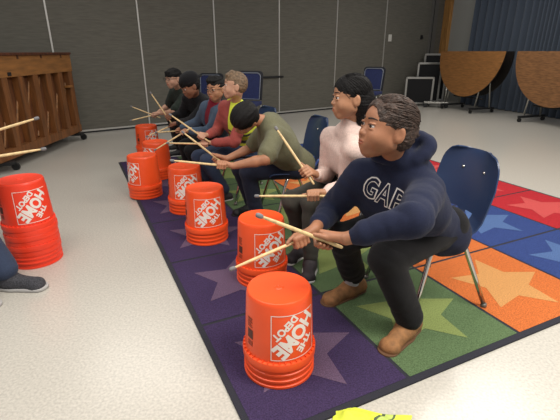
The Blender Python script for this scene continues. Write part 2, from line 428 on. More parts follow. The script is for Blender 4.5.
def shoes(root, P, S, kind, m, sole, sockm=None):
    for s_ in 'LR':
        an, to = P['an'+s_], P['to'+s_]; f = nrm(V3(to[0]-an[0], to[1]-an[1], 0)); l = V3(-f[1], f[0], 0)
        a = V3(an[0], an[1], 0); L = .165*S
        heel = a-f*.052*S; toe = a+f*(L-.025)
        up = [rc(heel+V3(0, 0, .040), a+f*.02+V3(0, 0, .046), .038*S, .040*S, .02), rc(a+f*.02+V3(0, 0, .044), toe+V3(0, 0, .026), .041*S, .034*S, .03),
              rc(toe-l*.014+V3(0, 0, .024), toe+l*.014+V3(0, 0, .024), .032*S, .032*S, .02)]
        if kind != 'slip': up += [rc(a+V3(0, 0, .045), an+V3(0, 0, .012), .036*S, .040*S, .02)]
        else: up += [rc(heel+V3(0, 0, .05), a+V3(0, 0, .062), .036*S, .036*S, .02)]
        up.append(('z', 'i', 0, .010))
        so = [rc(heel+V3(0, 0, .012), a+f*.03+V3(0, 0, .012), .040*S, .042*S, .02), rc(a+f*.03+V3(0, 0, .012), toe+f*.008+V3(0, 0, .012), .045*S, .044*S, .02), ('z', 'i', 0, .001)]
        sh = soft('shoe', up, .005, m, root, (), 2, wrinkle(4, .0015, 40))
        V, F = skin_mesh(so, .005, (), 1); V[:, 2] = np.clip(V[:, 2], .001, .019)
        so_ = mesh_obj('sole', V, F, sole, None, None, True); place_world(so_, root)
        mw = so_.data; so_.parent = sh
        if sockm: soft('sock', [rc(a+V3(0, 0, .06), an+(P['kn'+s_]-an)*.12, .037*S, .036*S, .01)], .006, sockm, root, (), 1, wrinkle(8, .002, 40))
        if kind == 'lace':
            b = MB()
            for i in range(5):
                c = a+f*(.03+.017*i)*S+V3(0, 0, (.083-.009*i)); b.tube([c-l*.020*S-V3(0, 0, .006), c+V3(0, 0, .003), c+l*.020*S-V3(0, 0, .006)], .0028, 6)
            lc = b.build('laces', mat('lace_white', (215, 215, 210), .8), root, True, True); lc.parent = sh
def glasses(root, T, hs):
    b = MB()
    for q in (-1, 1):
        b.tube([T(q*.032+.021*math.cos(t)*(1 if abs(math.cos(t)) < .8 else .97), .0985-.10*abs(.021*math.cos(t)*q+.0)*.3, -.002+.0165*math.sin(t)) for t in np.linspace(0, 2*math.pi, 20, endpoint=False)], .0018*hs, 6, 0, True)
        b.tube([T(q*.053, .096, .004), T(q*.070, .070, .004), T(q*.079, .0, .0)], .0018*hs, 6)
    b.tube([T(-.011, .0985, .0), T(0, .101, .003), T(.011, .0985, .0)], .0018*hs, 6)
    return b.build('glasses', mat('glasses_black', (15, 14, 15), .3), root, True, True)
def drumstick(g, tip, label, gm='wooden drumsticks with grey rubber tips'):
    g = np.array(g, float); tip = np.array(tip, float); a = nrm(tip-g); butt = tip-a*.405
    root = empty('drumstick', butt, 0, label, 'drumstick', gm)
    ts = [0, .004, .02, .25, .33, .375, .392]; rs = [.004, .0062, .0073, .0073, .0066, .0048, .0042]
    b = MB(); b.tube([butt+a*t for t in ts], rs, 12); b.build('shaft', mat('hickory', (220, 190, 138), .45, nscale=40, namt=.15, stretch=(1, 1, 1)), root, True, True)
    b = MB(); ts = [.376, .379, .386, .397, .403, .405]; rs = [.004, .0078, .0092, .0092, .007, .002]
    b.tube([butt+a*t for t in ts], rs, 12); b.build('rubber_tip', mat('tip_grey', (112, 110, 112), .7), root, True, True)
    return root
# ------------------------------------------------------------------ room
def plate(name, lo, hi, m, M=None, kind='structure'):
    o = MB().box(lo, hi, 0, M).build(name, m); return tag(o, kind=kind)
floor_m = mat('floor_vinyl', (191, 186, 176), .22, nscale=90, namt=.10, spec=.5, bump=.02, bscale=3)
plate('floor', (-7, -3, -.05), (10, 16, 0), floor_m)
WD = V3(.821, .571, 0); WN = V3(.571, -.821, 0); W0 = V3(-1.03, 8.68, 0)
def wallM(o, d, nrm_):            # local x along wall, local y towards the room, z up
    n = V3(*nrm_); return Matrix(((d[0], n[0], 0, o[0]), (d[1], n[1], 0, o[1]), (0, 0, 1, 0), (0, 0, 0, 1)))
WM = wallM(W0, WD, WN)
wall_m = mat('partition_fabric', (101, 98, 89), .92, nscale=9, namt=.10, bump=.25, bscale=120, stretch=(.6, .6, 6))
alu = mat('aluminium_trim', (186, 184, 178), .4, metal=.35)
dark = mat('black_metal', (22, 22, 24), .5)
plate('wall_back', (-6.5, -.12, 0), (6.75, 0, 3.3), wall_m, WM)
k = 1
for s in (-4.45, -3.04, -1.66, -.245, 1.23, 2.81, 4.41):
    b = MB(); b.box((s-.012, 0, .05), (s+.012, .012, 3.3), 0, WM); tag(b.build('trim_%d' % k, alu), kind='structure'); k += 1
b = MB(); b.box((-6.5, 0, 0), (6.35, .012, .028), 1, WM); b.box((-6.5, 0, .03), (6.35, .018, .055), 0, WM)
tag(b.build('baseboard_back', [alu, dark]), kind='structure')
b = MB(); b.box((6.12, 0, 0), (6.35, .05, 3.3), 0, WM); b.box((6.17, .05, 0), (6.19, .056, 3.3), 1, WM)
tag(b.build('trim_%d' % k, [mat('jamb_grey', (92, 90, 86), .7), dark]), kind='structure'); k += 1
E0 = W0+WD*6.75; RD = V3(.34, -.94, 0); RD = RD/np.linalg.norm(RD); RN = V3(RD[1], -RD[0], 0)
RM = wallM(E0, RD, RN)
plate('wall_right', (-.1, -.12, 0), (10, 0, 3.3), mat('wall_grey_paint', (150, 150, 144), .8), RM)
b = MB(); b.box((.0, 0, 0), (.27, .09, 3.3), 0, RM, .006)
tag(b.build('trim_%d' % k, mat('oak_trim', (176, 128, 72), .5, nscale=5, namt=.2, stretch=(6, 6, .6))), kind='structure')
# light switch, latch, and pull handle on the partition
def on_wall(name, s, z, w, h, d, m, label, cat):
    t = tag(MB().box((s-w/2, .0, z-h/2), (s+w/2, d, z+h/2), 0, WM, .003).build(name, m), label, cat); return t
sw = on_wall('light_switch', 4.60, 1.61, .11, .16, .014, mat('switch_white', (205, 203, 196), .4), 'white light switch plate on the grey partition beside the dark chair', 'switch')
MB().box((4.58, .014, 1.58), (4.62, .024, 1.64), 0, WM, .003).build('toggle', MATS['switch_white'], sw)
lt = on_wall('wall_latch', 5.82, 1.65, .07, .10, .03, dark, 'small black latch plate high on the partition near the wooden trim', 'latch')
MB().tube([WM @ Vector((5.82, .03, 1.65)), WM @ Vector((5.82, .06, 1.65)), WM @ Vector((5.80, .065, 1.61))], .010).build('knob', dark, lt, True)
b = MB(); b.box((.72, 0, .77), (1.33, .03, .81), 0, WM, .006); b.box((.50, 0, .765), (.80, .05, .79), 0, WM, .004)
tag(b.build('partition_pull_bar', dark), 'thin black latch bar across the grey partition beside a white seam', 'handle')

# ------------------------------------------------------------------ curtain
def curtain():
    L = 9.0; n = 900; nz = 14; v = []; f = []
    random.seed(3); ph = 0; xs = []; amp = []
    for i in range(n+1):
        x = L*i/n; ph += (L/n)*2*math.pi/(.17+.05*math.sin(x*2.1)+.03*math.sin(x*5.3)); xs.append((x, ph))
    for side in (0, 1):
        for j in range(nz+1):
            z = .015+3.2*j/nz; a = .070-.018*j/nz
            for x, p in xs:
                y = .16+a*math.sin(p+.25*math.sin(z*1.3+x))+.02*math.sin(x*3)+side*.006
                v.append(RM @ Vector((1.25+x, y, z)))
    N = n+1
    for side in (0, 1):
        o = side*N*(nz+1)
        for j in range(nz):
            for i in range(n):
                q = (o+j*N+i, o+j*N+i+1, o+(j+1)*N+i+1, o+(j+1)*N+i); f.append(q if side else q[::-1])
    o = N*(nz+1)
    for j in range(nz):
        for i in (0, n):
            q = (j*N+i, o+j*N+i, o+(j+1)*N+i, (j+1)*N+i); f.append(q)
    ob = mesh_obj('stage_curtain', v, f, mat('curtain_blue', (66, 76, 90), .9, bump=.2, bscale=200, sheen=.3))
    return tag(ob, 'dark blue pleated curtain hanging along the right wall behind the round tables', 'curtain')
curtain()

# ------------------------------------------------------------------ rug
ru = lambda u, v, z=0: (-.4325*u+.9016*v, .9016*u+.4325*v, z)
UE = [1.02, 1.753, 2.487, 3.22, 3.953, 4.687, 5.42]; VE = [.40, 1.095, 1.79, 2.485, 3.225, 3.955]
def rug():
    b = MB(); b.box((UE[0]-.022, VE[0]-.018, .0), (UE[-1]+.02, VE[-1]+.02, .010), 0)
    b.v = [ru(x, y, z) for x, y, z in b.v]; b.f = [q[::-1] for q in b.f]
    cols = [((66, 53, 86), (104, 84, 108)), ((94, 116, 80), (134, 148, 88)), ((206, 112, 58), (206, 150, 92)), ((54, 72, 128), (82, 108, 156)), ((180, 42, 50), (200, 82, 80))]
    ms = [mat('rug_border', (38, 38, 48), .95, bump=.5, bscale=260)]
    for i, (a, c) in enumerate(cols):
        ms += [mat('rug_field_%s' % 'purple green orange blue red'.split()[i], a, .95, nscale=160, namt=.28, bump=.5, bscale=260, spec=.15), mat('rug_star_%s' % 'purple green orange blue red'.split()[i], c, .95, nscale=160, namt=.22, bump=.5, bscale=260, spec=.15)]
    for i in range(6):
        for j in range(5):
            g = .009; u0, u1, v0, v1 = UE[i]+g, UE[i+1]-g, VE[j]+g, VE[j+1]-g
            b.add([ru(u0, v0, .0115), ru(u1, v0, .0115), ru(u1, v1, .0115), ru(u0, v1, .0115)], [(3, 2, 1, 0)], 1+2*j)
            cu, cv = (u0+u1)/2, (v0+v1)/2; pts = []
            for k in range(10):
                r = .295 if k % 2 == 0 else .142; a = math.radians(18+36*k); pts.append(ru(cu+r*math.cos(a), cv+r*math.sin(a), .0128))
            pts.append(ru(cu, cv, .0128)); b.add(pts, [(10, (k+1) % 10, k) for k in range(10)], 2+2*j)
    return tag(b.build('classroom_rug', ms), 'classroom rug of purple, green, orange, blue and red squares with stars', 'rug')
rug()

# ------------------------------------------------------------------ buckets
orange = mat('bucket_orange', (242, 84, 34), .38, nscale=5, namt=.05, spec=.45, bump=.02, bscale=12)
orange2 = mat('bucket_red_orange', (240, 66, 40), .38, nscale=5, namt=.05, spec=.45, bump=.02, bscale=12)
lw = mat('print_white', (232, 222, 214), .6)
PROF = [(.1485, 0), (.1525, .001), (.1525, .010), (.1478, .012), (.1478, .026), (.1520, .028), (.1520, .036), (.1478, .038), (.1478, .054), (.1515, .056), (.1515, .064), (.1480, .066),
        (.1480, .082), (.1555, .084), (.1560, .112), (.1545, .115), (.1455, .117), (.1435, .16), (.1345, .350), (.1320, .361), (.1290, .366), (.126, .3675), (.122, .3662), (.0, .3655)]
def brad(z): return .1435+(z-.16)/.19*(.1345-.1435)
def text_flat(s, w, h, off):
    c = bpy.data.curves.new('t', 'FONT'); c.body = s; c.offset = off; c.resolution_u = 3
    o = bpy.data.objects.new('t', c); C.objects.link(o); bpy.context.view_layer.update()
    me = bpy.data.meshes.new_from_object(o.evaluated_get(bpy.context.evaluated_depsgraph_get()))
    bpy.data.objects.remove(o); bm = bmesh.new(); bm.from_mesh(me); bpy.data.meshes.remove(me)
    bmesh.ops.remove_doubles(bm, verts=bm.verts, dist=1e-5)
    xs = [q.co.x for q in bm.verts]; ys = [q.co.y for q in bm.verts]
    x0, x1, y0, y1 = min(xs), max(xs), min(ys), max(ys)
    for q in bm.verts: q.co = Vector(((q.co.x-(x0+x1)/2)/(x1-x0)*w, (q.co.y-(y0+y1)/2)/(y1-y0)*h, 0))
    return bm
def split_long(bm, L):
    for _ in range(4):
        e = [e for e in bm.edges if e.calc_length() > L]
        if not e: break
        bmesh.ops.subdivide_edges(bm, edges=e, cuts=1); bmesh.ops.triangulate(bm, faces=bm.faces[:])
def grab(bm): 
    bm.verts.ensure_lookup_table(); bm.verts.index_update(); v = [tuple(q.co) for q in bm.verts]; f = [tuple(w.index for w in q.verts) for q in bm.faces]; bm.free(); return v, f
def logo_flat():
    V = []; F = []
    def put(bm, fn):
        split_long(bm, .07); v, f = grab(bm); k = len(V)
        V.extend(fn(*q) for q in v); F.extend(tuple(i+k for i in g) for g in f)
    a = math.radians(45); ca, sa = math.cos(a), math.sin(a)
    for s, w, h, ox, oy in (('HOME', 1.07, .37, 0, .0), ('THE', .42, .17, -.0, .300), ('DEPOT', .64, .17, .0, -.300)):
        put(text_flat(s, w, h, .045), lambda x, y, z, ox=ox, oy=oy: (-((x+ox)*ca-(y+oy)*sa), -((x+ox)*sa+(y+oy)*ca)))
    for x0, y0, x1, y1 in ((-.5, -.5, .5, -.484), (-.5, .484, .5, .5), (-.5, -.5, -.484, .5), (.484, -.5, .5, .5)):
        bm = bmesh.new(); bmesh.ops.create_grid(bm, x_segments=14, y_segments=14, size=.5)
        for q in bm.verts: q.co = Vector((x0+(q.co.x+.5)*(x1-x0), y0+(q.co.y+.5)*(y1-y0), 0))
        v, f = grab(bm); k = len(V); V.extend((q[0], q[1]) for q in v); F.extend(tuple(i+k for i in g) for g in f)
    return V, F
def make_bucket(m):
    root = empty('bucket'); b = MB(); n = 72
    b.lathe(PROF, n)
    inner = [(r-.0014, z-(.0014 if z > .36 else 0)) for r, z in PROF if z == 0 or z > .117]; inner = [(.1471, 0)]+[(max(r, 0), z) for r, z in inner[1:]]
    bb = MB().lathe(inner[::-1], n); b.add(bb.v, bb.f)
    # joining lip at the open end
    k0 = 0; k1 = len(PROF)*n+(len(inner)-1)*n
    b.f += [(k1+i, k1+(i+1) % n, k0+(i+1) % n, k0+i) for i in range(n)]; b.m += [0]*n
    auto_smooth(b.build('shell', m, root), 28)
    b = MB()
    for i in range(40):
        a = 2*math.pi*i/40; x, y = .1505*math.cos(a), .1505*math.sin(a); M = Matrix.Translation((x, y, 0)) @ Matrix.Rotation(a, 4, 'Z')
        b.box((-.006, -.0012, .112), (.0035, .0012, .123), 0, M)
    b.build('molded_ribs', m, root)
    MB().lathe([(.020, .3655), (.016, .3680), (.010, .3680), (.008, .3657)], 20).build('base_boss', m, root)
    V, F = LOGO; z0 = .226; S_ = .192
    o = mesh_obj('printed_logo', [((brad(z0+y*S_)+.0013)*math.cos(x*S_*1.04/.139), (brad(z0+y*S_)+.0013)*math.sin(x*S_*1.04/.139), z0+y*S_) for x, y in V], F, lw, root, None, False)
    # dark printed warning panel on the opposite flank
    b = MB()
    def patch(a0, a1, z0, z1):
        n_ = 5; v = []
        for i in range(n_+1):
            a = a0+(a1-a0)*i/n_
            for z in (z0, z1): v.append(((brad(z)+.0012)*math.cos(a), (brad(z)+.0012)*math.sin(a), z))
        b.add(v, [(2*i, 2*i+2, 2*i+3, 2*i+1) for i in range(n_)])
    A = -1.45
    patch(A-.13, A+.13, .19, .23); patch(A-.10, A+.10, .275, .279)
    for i in range(6): patch(A-.15, A+.11-.03*(i % 3), .240+.007*i, .243+.007*i)
    for i in range(4): patch(A-.12+.02*(i % 2), A+.13, .160+.006*i, .1625+.006*i)
    b.build('warning_print', mat('print_dark', (86, 34, 22), .6), root)
    return root
LOGO = logo_flat()
B0 = make_bucket(orange)
spots = [  # x, y, logo heading in degrees
    (-.004, 1.482, -62, 'orange bucket drum nearest the camera, in front of the navy hoodie'),
    (-.110, 2.246, -62, 'orange bucket drum second nearest, in front of the pink hoodie'),
    (-.536, 2.822, -72, 'orange bucket drum in front of the bent-over boy in green shirt'),
    (-.807, 3.415, -74, 'orange bucket drum half hidden behind the green-shirt boy\'s drum'),
    (-1.283, 3.805, -128, 'orange bucket drum at the left edge of the rug, logo turned left'),
    (-1.33, 4.42, -122, 'orange bucket drum behind the one at the left edge of the rug'),
    (-1.74, 5.46, -40, 'orange bucket drum farthest from the camera')]
for i, (x, y, a, lb) in enumerate(spots):
    o = B0 if i == 0 else copy_tree(B0)
    o.location = (x, y, .0132); o.rotation_euler = (0, 0, math.radians(a)); o.scale = (1, 1, 1.06); tag(o, lb, 'bucket', 'upturned orange bucket drums')
    if i == 5: o.location.z = .0132
STK = (-1.62, 2.50)
N_ST = 6
for i in range(N_ST):
    c = empty('bucket', (STK[0]+.002*math.sin(i*2.), STK[1]+.002*math.cos(i*3.), .034*i), math.radians(-40+(0 if i == N_ST-1 else 70*i+120)),
              ['orange bucket at the bottom of the nested stack on the left floor', 'second bucket from the bottom of the nested stack on the left', 'third bucket from the bottom of the nested stack on the left', 'third bucket from the top of the nested stack on the left', 'orange bucket just under the top one of the nested stack', 'top orange bucket of the nested stack on the left, logo showing'][i], 'bucket', 'nested orange buckets in the left stack')
    c.scale = (1, 1, 1.06)
    for ch in B0.children:
        if i < N_ST-1 and ch.name.startswith(('printed', 'warning', 'base')): continue
        d = ch.copy(); C.objects.link(d); d.parent = c
        if ch.name.startswith(('shell', 'molded', 'base')): d.data = ch.data.copy(); d.data.materials[0] = orange2

# ------------------------------------------------------------------ chairs
def make_chair(shell_c=(36, 54, 88)):
    root = empty('school_chair')
    prof = [(.225, .385), (.232, .402), (.222, .418), (.19, .425), (.10, .420), (.0, .414), (-.08, .414), (-.145, .422), (-.185, .443), (-.208, .478), (-.222, .53), (-.235, .59), (-.247, .65), (-.258, .71), (-.268, .765), (-.276, .795), (-.281, .805)]
    P = np.array(prof); d = np.r_[0, np.cumsum(np.linalg.norm(np.diff(P, axis=0), axis=1))]; T_ = d[-1]
    nt, nu = 64, 32; v = []; f = []
    for i in range(nt+1):
        t = T_*i/nt; y = np.interp(t, d, P[:, 0]); z = np.interp(t, d, P[:, 1]); q = t/T_
        w = np.interp(q, [0, .1, .3, .42, .5, .6, .8, 1], [.205, .222, .222, .205, .198, .205, .215, .190])
        e = (T_-t)/.09
        if e < 1: w *= (.62+.38*math.sqrt(max(0, 1-(1-e)**2)))
        e = t/.07
        if e < 1: w *= (.86+.14*math.sqrt(max(0, 1-(1-e)**2)))
        back = np.interp(q, [.38, .55], [0, 1])
        for j in range(nu+1):
            u = -1+2*j/nu
            v.append((w*u, y+back*.052*u*u, z+(1-back)*(.014*u*u*u*u+.008*u*u-.006)))
    hole = lambda t, u: .47 < t < .61 and .12 < abs(u) < .42
    for i in range(nt):
        for j in range(nu):
            if hole((i+.5)/nt, -1+2*(j+.5)/nu): continue
            a = i*(nu+1)+j; f.append((a, a+nu+1, a+nu+2, a+1))
    me = mesh_obj('seat_shell', v, f, mat('chair_blue', shell_c, .32, spec=.5, bump=.03, bscale=30), root)
    md = me.modifiers.new('s', 'SOLIDIFY'); md.thickness = .007; md.offset = -1
    me2 = bpy.data.meshes.new_from_object(me.evaluated_get(bpy.context.evaluated_depsgraph_get())); me.modifiers.clear(); me.data = me2
    auto_smooth(me, 50)
    chrome = mat('chrome', (205, 200, 192), .18, metal=1.)
    for sx in (-1, 1):
        for sy in (-1, 1):
            ft = (sx*.235, sy*(.215 if sy > 0 else .235)+(-.01), .012)
            pts = [(sx*.08, sy*.07, .397), (sx*.145, sy*.075, .396), (sx*.17, sy*.085, .388), (sx*.183, sy*.100, .362), (sx*.190, sy*.115, .32), ft]
            P_ = []
            for a, c in zip(pts[:-1], pts[1:]):
                P_ += [tuple(np.array(a)*(1-s)+np.array(c)*s) for s in (0, .5)]
            l = MB().tube(P_+[ft], .0125, 12).build('leg', chrome, root, True)
            MB().lathe([(.0, 0), (.015, 0), (.017, .006), (.014, .022), (.0, .024)], 14, (ft[0], ft[1], 0)).build('glide', mat('glide_grey', (120, 118, 112), .4, metal=.6), l, True)
    MB().box((-.10, -.085, .388), (.10, .085, .4)).build('seat_bracket', chrome, root)
    for x, z, y in ((-.075, .70, -.245), (.075, .70, -.245)):
        MB().disc((x, y-.006, z), (0, 1, .2), .008, .012).build('rivet', chrome, root, True)
    return root
CH = make_chair()
def seat_at(x, y, fx, fy, label, first=False, z=0.0128):
    o = CH if first else copy_tree(CH); n = math.hypot(fx, fy); o.location = (x, y, z)
    o.rotation_euler = (0, 0, math.atan2(fy, fx)-math.pi/2); return tag(o, label, 'chair', 'blue plastic school chairs')
# ------------------------------------------------------------------ tables, risers, piano
wood = mat('table_laminate', (146, 100, 56), .38, nscale=7, namt=.18, stretch=(1, 8, 8))
wood2 = mat('table_laminate_brown', (134, 94, 60), .4, nscale=9, namt=.28, stretch=(1, 8, 8))
edge = mat('table_edge_black', (24, 20, 18), .5); steel = mat('steel_tube', (170, 168, 162), .3, metal=.9)
def folded_table(c, d, label, m, R=.97, H=1.30):
    ang = math.atan2(d[1], d[0]); root = empty('folding_table', (c[0], c[1], 0), ang, label, 'table', 'round folding tables folded up by the curtain')
    for s in (-1, 1):               # two half rounds hanging from the centre fold
        n = 40; prof = [(R*math.cos(math.pi+math.pi*i/n), R*math.sin(math.pi+math.pi*i/n)) for i in range(n+1)]
        b = MB(); v = []; y0 = s*.085; y1 = s*.115
        for y in (y0, y1):
            for x, z in prof: v.append((x, y-s*z*.10, H+z*1.))
        N = n+1; f = []; mm = []
        f.append(tuple(range(N)) if s < 0 else tuple(range(N))[::-1]); mm.append(1)
        f.append(tuple(range(N, 2*N))[::-1] if s < 0 else tuple(range(N, 2*N))); mm.append(0)
        for i in range(N):
            j = (i+1) % N; q = (i, j, N+j, N+i); f.append(q if s > 0 else q[::-1]); mm.append(1)
        b.v = v; b.f = f; b.m = mm
        o = b.build('half_tabletop', [m, edge], root)
        bm = bmesh.new(); bm.from_mesh(o.data); bmesh.ops.recalc_face_normals(bm, faces=bm.faces[:]); bm.to_mesh(o.data); bm.free()
    b = MB(); b.box((-.62, -.05, H-.05), (.62, .05, H-.01)); b.build('centre_hinge_rail', edge, root)
    for x in (-.46, .46):
        for s in (-1, 1):
            l = MB().tube([(x+s*.05, s*.03, H-.05), (x+s*.05, s*.06, .75), (x+s*.05, s*.16, .12)], .016, 10).build('leg', steel, root, True)
        f_ = MB().box((x-.03, -.34, .08), (x+.03, .34, .12), 0, None, .006).build('foot_bar', mat('foot_black', (26, 26, 28), .5), root)
        for s in (-1, 1):
            wv = MB().disc((x, s*.31, .042), (0, 1, 0), .04, .028, 20).build('caster_wheel', mat('rubber_black', (20, 20, 20), .6), root)
            MB().tube([(x, s*.31, .042), (x+.02, s*.31, .10)], .012).build('caster_fork', steel, wv, True)
    b = MB(); b.tube([(-.46, 0, .30), (.46, 0, .30)], .014); b.tube([(-.46, .0, .85), (.46, 0, .55)], .010); b.build('brace', edge, root, True)
    return root
td = nrm(V3(.34, -.94, 0))
folded_table((4.36, 10.0), td, 'round folding table with light brown half top, left of the two', wood)
folded_table((5.13, 7.95), td, 'round folding table with darker brown grain at the right edge', wood2)
def riser(c, w, h, ang, label, z0=0.):
    root = empty('staging_platform', (c[0], c[1], 0), ang, label, 'stage riser', 'upright black staging platforms in the corner')
    black = mat('carpet_black', (17, 17, 19), .9, bump=.3, bscale=200)
    MB().box((-w/2+.02, -.05, .07), (w/2-.02, .05, h-.02)).build('deck_panel', black, root)
    b = MB(); y = -.055
    for x in (-w/2, w/2-.045): b.box((x, y-.012, .04), (x+.045, .06, h), 0, None, .004)
    for z in (.04, h-.045): b.box((-w/2, y-.012, z), (w/2, .06, z+.045), 0, None, .004)
    b.build('metal_frame', steel, root)
    for s in (-1, 1): MB().disc((s*(w/2-.06), 0, .03), (0, 1, 0), .03, .03).build('caster_wheel', MATS['rubber_black'], root)
    for s in (-1, 1): MB().tube([(s*w*.35, .07, h-.1), (s*w*.35, .30, .0+.05)], .012).build('leg', steel, root, True)
    return root
ra = math.radians(-4)
riser((3.50, 10.95), .70, .70, ra, 'shortest black staging platform, in front of the taller ones')
riser((3.86, 11.40), .62, 1.03, ra, 'middle-height black staging platform between the short and tall ones')
riser((4.13, 11.78), .62, 1.24, ra, 'tallest black staging platform, rearmost beside the wooden trim')
# clutter cart of metal parts at the foot of the risers
root = empty('table_dolly', (3.86, 10.62, 0), math.radians(-20), 'low steel dolly with black wheels between staging platforms and table', 'dolly')
b = MB(); b.box((-.28, -.14, .10), (.28, .14, .14), 0, None, .006); b.build('platform', steel, root)
for sx in (-1, 1):
    for sy in (-1, 1): MB().disc((sx*.24, sy*.12, .05), (0, 1, 0), .05, .03).build('caster_wheel', MATS['rubber_black'], root)
b = MB(); b.tube([(.2, .1, .14), (.2, .1, .62), (.2, -.1, .62), (.2, -.1, .14)], .014); b.build('push_handle', steel, root, True)

# piano: its back faces the room
def piano():
    root = empty('upright_piano', (-3.10, 5.55, 0), 0, 'brown upright piano with its ribbed wooden back to the room', 'piano')
    pw = mat('piano_oak', (122, 76, 38), .5, nscale=4, namt=.25, stretch=(6, 6, .8)); pd = mat('piano_dark', (84, 44, 24), .5, nscale=4, namt=.3, stretch=(6, 6, .8)); pl = mat('piano_light', (146, 98, 50), .5, nscale=4, namt=.2, stretch=(6, .8, 6))
    sb = mat('soundboard_spruce', (106, 62, 31), .6, nscale=5, namt=.25, stretch=(4, 4, 1))
    L = 1.02    # half length along y
    MB().box((-.62, -L+.03, .16), (-.10, L-.03, 1.24), 0, None, .008).build('case', pd, root)
    MB().box((-.66, -L, 1.255), (.02, L, 1.285), 0, None, .006).build('lid', pd, root)
    for s in (-1, 1): MB().box((-.64, s*L-.02, .12), (-.02, s*L+.02, 1.255), 0, None, .006).build('side_panel', pd, root)
    MB().box((-.10, -L+.05, .2), (-.085, L-.05, 1.1)).build('soundboard', sb, root)
    MB().box((-.09, -L, 1.02), (.0, L, 1.255), 0, None, .006).build('top_rail', pl, root)
    MB().box((-.09, -L, .13), (.0, L, .24), 0, None, .006).build('bottom_rail', pw, root)
    for y in (-.95, -.63, -.31, .01, .33, .65, .94): MB().box((-.085, y-.055, .24), (-.004, y+.055, 1.02), 0, None, .004).build('back_post', pw, root)
    for i in range(9):
        y = -1.0+.24*i; MB().tube([(-.078, y-.02, .26), (-.078, min(y+.26, L-.06), .98)], .013, 6).build('soundboard_rib', pl, root)
    for y in (-.82, -.30, .22, .74): MB().box((-.003, y-.018, 1.215), (.004, y+.018, 1.256)).build('clip', pd, root)
    MB().box((-.001, -.56, 1.035), (.004, -.49, 1.075)).build('maker_plate', dark, root)
    MB().box((-.05, .80, .80), (.015, .92, .83)).build('lifting_handle', pl, root)
    MB().box((-1.05, -L+.04, .58), (-.62, L-.04, .72), 0, None, .01).build('keyboard_shelf', pd, root)
    for s in (-1, 1):
        d = MB().box((-.75, s*(L-.12)-.05, .085), (.05, s*(L-.12)+.05, .125), 0, None, .004).build('dolly_bar', dark, root)
        for x in (.02, -.70):
            w = MB().disc((x, s*(L-.12)+.09, .045), (0, 1, 0), .045, .03).build('caster_wheel', MATS['rubber_black'], root)
            MB().tube([(x, s*(L-.12)+.09, .045), (x, s*(L-.12)+.07, .11)], .012).build('caster_fork', dark, w, True)
piano()

# padded chairs far back by the partition
def far_chair(x, y, ang, label, hz=1.):
    root = empty('stacking_chair', (x, y, 0), ang, label, 'chair', 'blue upholstered chairs standing by the partition')
    root.scale = (1, 1, hz)
    bl = mat('upholstery_blue', (36, 46, 92), .85, nscale=50, namt=.15)
    def back(w, z0, z1, y0, y1, m, nm, t):
        v = []; n = 16
        b = MB(); out = [(-w*.94, z0), (w*.94, z0)]
        for i in range(n+1):
            a = math.pi/2*i/n; out.append((w-.07+.07*math.cos(a), z1-.07+.07*math.sin(a)))
        for i in range(n+1):
            a = math.pi/2+math.pi/2*i/n; out.append((-w+.07+.07*math.cos(a), z1-.07+.07*math.sin(a)))
        N = len(out); yy = lambda z: y0+(y1-y0)*(z-z0)/(z1-z0)
        v = [(x_, yy(z)-t/2, z) for x_, z in out]+[(x_, yy(z)+t/2, z) for x_, z in out]
        f = [tuple(range(N)), tuple(range(N, 2*N))[::-1]]+[(i, N+i, N+(i+1) % N, (i+1) % N) for i in range(N)]
        b.add(v, f); o = b.build(nm, m, root); return out, yy
    back(.24, .50, .985, -.20, -.27, mat('shell_black', (24, 26, 34), .5), 'back_shell', .03)
    out, yy = back(.205, .52, .95, -.175, -.245, bl, 'back_cushion', .035)
    MB().tube([(x_, yy(z)+.02, z) for x_, z in out], .010, 8, 0, True).build('silver_piping', mat('piping_silver', (120, 126, 140), .4, metal=.3), root, True)
    MB().box((-.23, -.2, .43), (.23, .24, .49), 0, None, .02).build('seat_cushion', bl, root)
    for sx in (-1, 1):
        for sy in (-1, 1): MB().tube([(sx*.21, sy*.16, .44), (sx*.23, sy*.22, .0)], .011).build('leg', steel, root, True)
far_chair(1.93, 9.35, math.radians(150), 'dark blue padded chair by the partition, behind the pink hoodie')
far_chair(-.58, 7.35, math.radians(168), 'dark blue padded chair behind the boy in the yellow vest')
far_chair(-1.36, 8.0, math.radians(165), 'dark blue padded chair behind the black baseball cap', .93)
